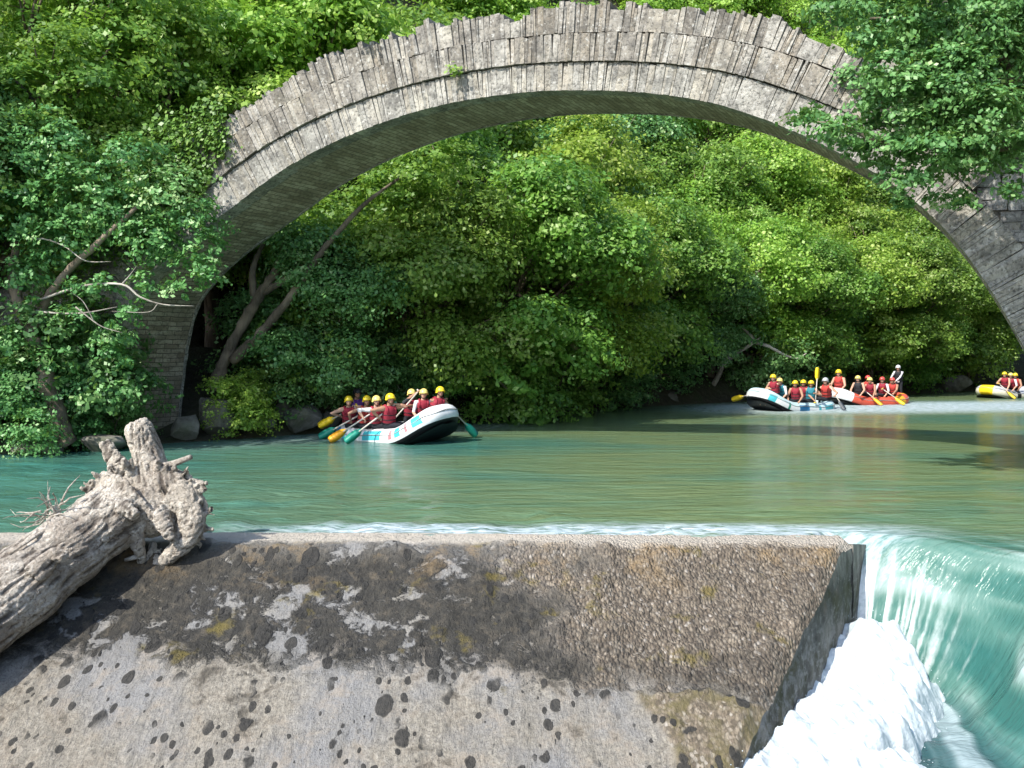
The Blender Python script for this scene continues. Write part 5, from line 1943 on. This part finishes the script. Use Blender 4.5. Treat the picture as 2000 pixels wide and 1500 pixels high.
# ivy on the bridge
def on_bridge(name, label, spots, seed, size, n, leaf):
    rng = np.random.default_rng(seed)
    P, N = [], []
    for (s, z, rs, rz_, k) in spots:
        m = int(n * k)
        q = rng.normal(size=(m, 2)) * .5
        ss, zz = s + q[:, 0] * rs, z + q[:, 1] * rz_
        w = -.1 - np.abs(rng.normal(0, .13, m)) * (1 + .8 * vn(P3(ss * 1.7, zz * 1.7, 1)))
        for a, b, c in zip(ss, zz, w):
            P.append(bp(a, c, b))
    P = np.array([tuple(p) for p in P])
    N = np.array(tuple(-BW)) * .8 + np.array([0, 0, .55]) + rng.normal(size=P.shape) * .4
    N /= np.linalg.norm(N, axis=1)[:, None]
    V = leaves(rng, P, N, size * rng.uniform(.6, 1.3, len(P)), .9)
    T = np.repeat(np.clip(rng.normal(.5, .22, len(P)), 0, 1), 4)
    b = Vector(P.mean(0))
    root = empty(name, b, label, 'ivy', 'plants growing on the bridge')
    leaf_obj('leaves', V - np.array(b), T, leaf, root)


on_bridge('ivy', 'glossy ivy smothering the left shoulder of the bridge', [(2.2, 7.0, .8, .8, 1.2), (1.4, 6.3, 1.0, .9, 1.4), (.4, 5.4, 1.1, 1.0, 1.4), (2.3, 6.1, .5, .5, .7), (1.1, 5.2, .8, .7, 1), (3.2, 7.1, .35, .35, .3), (2.7, 6.5, .3, .3, .3), (-.6, 5.6, 1.2, 1.2, 1.5), (2.9, 7.6, .5, .4, .5), (-1.4, 4.4, 1.2, 1.2, 1.2)], 31, .11, 900, LEAF_IVY)
on_bridge('creeper', 'thin green creeper climbing the foot of the left bridge pier', [(-.1, .9, .35, .5, .5), (-.35, 2.0, .4, .6, .5), (-.2, 3.3, .5, .5, .35), (-.8, 1.4, .5, .7, .5)], 34, .08, 500, LEAF_MID)
on_bridge('weed_tuft', 'small green weeds sprouting from the bridge joint left of its crown', [(9.0, 8.3, .16, .12, .12), (6.9, 9.3, .25, .12, .2)], 32, .08, 400, LEAF_YEL)
on_bridge('creeper', 'green creeper spilling over the right haunch of the bridge', [(17.6, 7.4, .5, .35, .7), (18.3, 7.0, .5, .4, .7), (18.9, 6.7, .5, .5, .7), (19.8, 6.2, .5, .4, .5), (20.6, 5.8, .4, .4, .5), (16.9, 7.6, .25, .2, .15)], 33, .085, 700, LEAF_DARK)

# boulders along the shore
def boulder(label, x, y, r, seed, z=None):
    mb = MB()
    mb.blob((0, 0, 0), 1.0, 48, 32)
    me = mb.mesh('boulder')
    V = coords(me).astype(float)
    N = V / np.linalg.norm(V, axis=1)[:, None]
    d = 1 + .3 * fbm(N * 1.3 + seed * 7.1, 3) + .09 * fbm(N * 5 + seed, 3)
    q = N * d[:, None]
    q = np.sign(q) * np.abs(q) ** .8
    rb = np.random.default_rng(seed)
    for _ in range(13):                      # split faces
        nn = rb.normal(size=3)
        nn /= np.linalg.norm(nn)
        over = np.maximum(0, q @ nn - rb.uniform(.55, .85))
        q = q - over[:, None] * nn * .93
    q = q + N * (.035 * fbm(N * 7 + seed, 4))[:, None]
    set_coords(me, q * np.array(r))
    o = link('boulder', me, M_ROCK, None, (x, y, (gz(x, y) if z is None else z)))
    tag(o, label, 'boulder', 'boulders at the waterline')


for k, (px, py, Yv, r, lb) in enumerate([
        (420, 815, 23.6, (.55, .5, .62), 'large dark boulder on the shore just right of the left pier'),
        (365, 835, 23.0, (.4, .4, .35), 'low boulder at the foot of the left pier'),
        (505, 825, 24.4, (.5, .35, .22), 'flat pale boulder between the pier and the nearest raft'),
        (585, 815, 25.0, (.62, .45, .48), 'broad grey boulder left of the nearest raft'),
        (545, 808, 25.2, (.4, .35, .38), 'grey boulder behind the flat pale one'),
        (640, 820, 25.8, (.35, .3, .3), 'small dark boulder behind the stern of the nearest raft'),
        (60, 878, 20.4, (.6, .4, .25), 'low dark boulder under the slanting trunk'),
        (200, 868, 21.0, (.5, .4, .3), 'low boulder left of the pier foot'),
        (1290, 782, 39.2, (.9, .5, .4), 'long dark boulder at the waterline of the black gap'),
        (1870, 752, 50.5, (.8, .6, .6), 'grey boulder at the waterline left of the far right raft')]):
    p = at(px, py, Yv)
    boulder(lb, p.x, p.y, r, k + 1, p.z)

# the wooded slope above: one mass of distant crowns
def slope_wood():
    rng = np.random.default_rng(55)
    lobes = []
    for _ in range(5200):
        x, y = rng.uniform(-60, 75), rng.uniform(20, 100)
        t = bank_dist(np.array([x]), np.array([y]))[0]
        if t < 13 or t > 62 or abs(x) > .72 * y + 8:
            continue
        r = rng.uniform(1.3, 2.3)
        if any((x - q[0][0]) ** 2 + (y - q[0][1]) ** 2 < (1.05 * r) ** 2 for q in lobes[-700:]):
            continue
        lobes.append(((x, y, gz(x, y) + rng.uniform(.8, 2.6)), (r, r, r * .8)))
    V, T = foliage(rng, lobes, .27, 800, spray=.5)
    o = leaf_obj('slope_wood', V, T, LEAF_YEL)
    tag(o, 'dense green wood covering the far slope', 'wood', kind='stuff')


slope_wood()
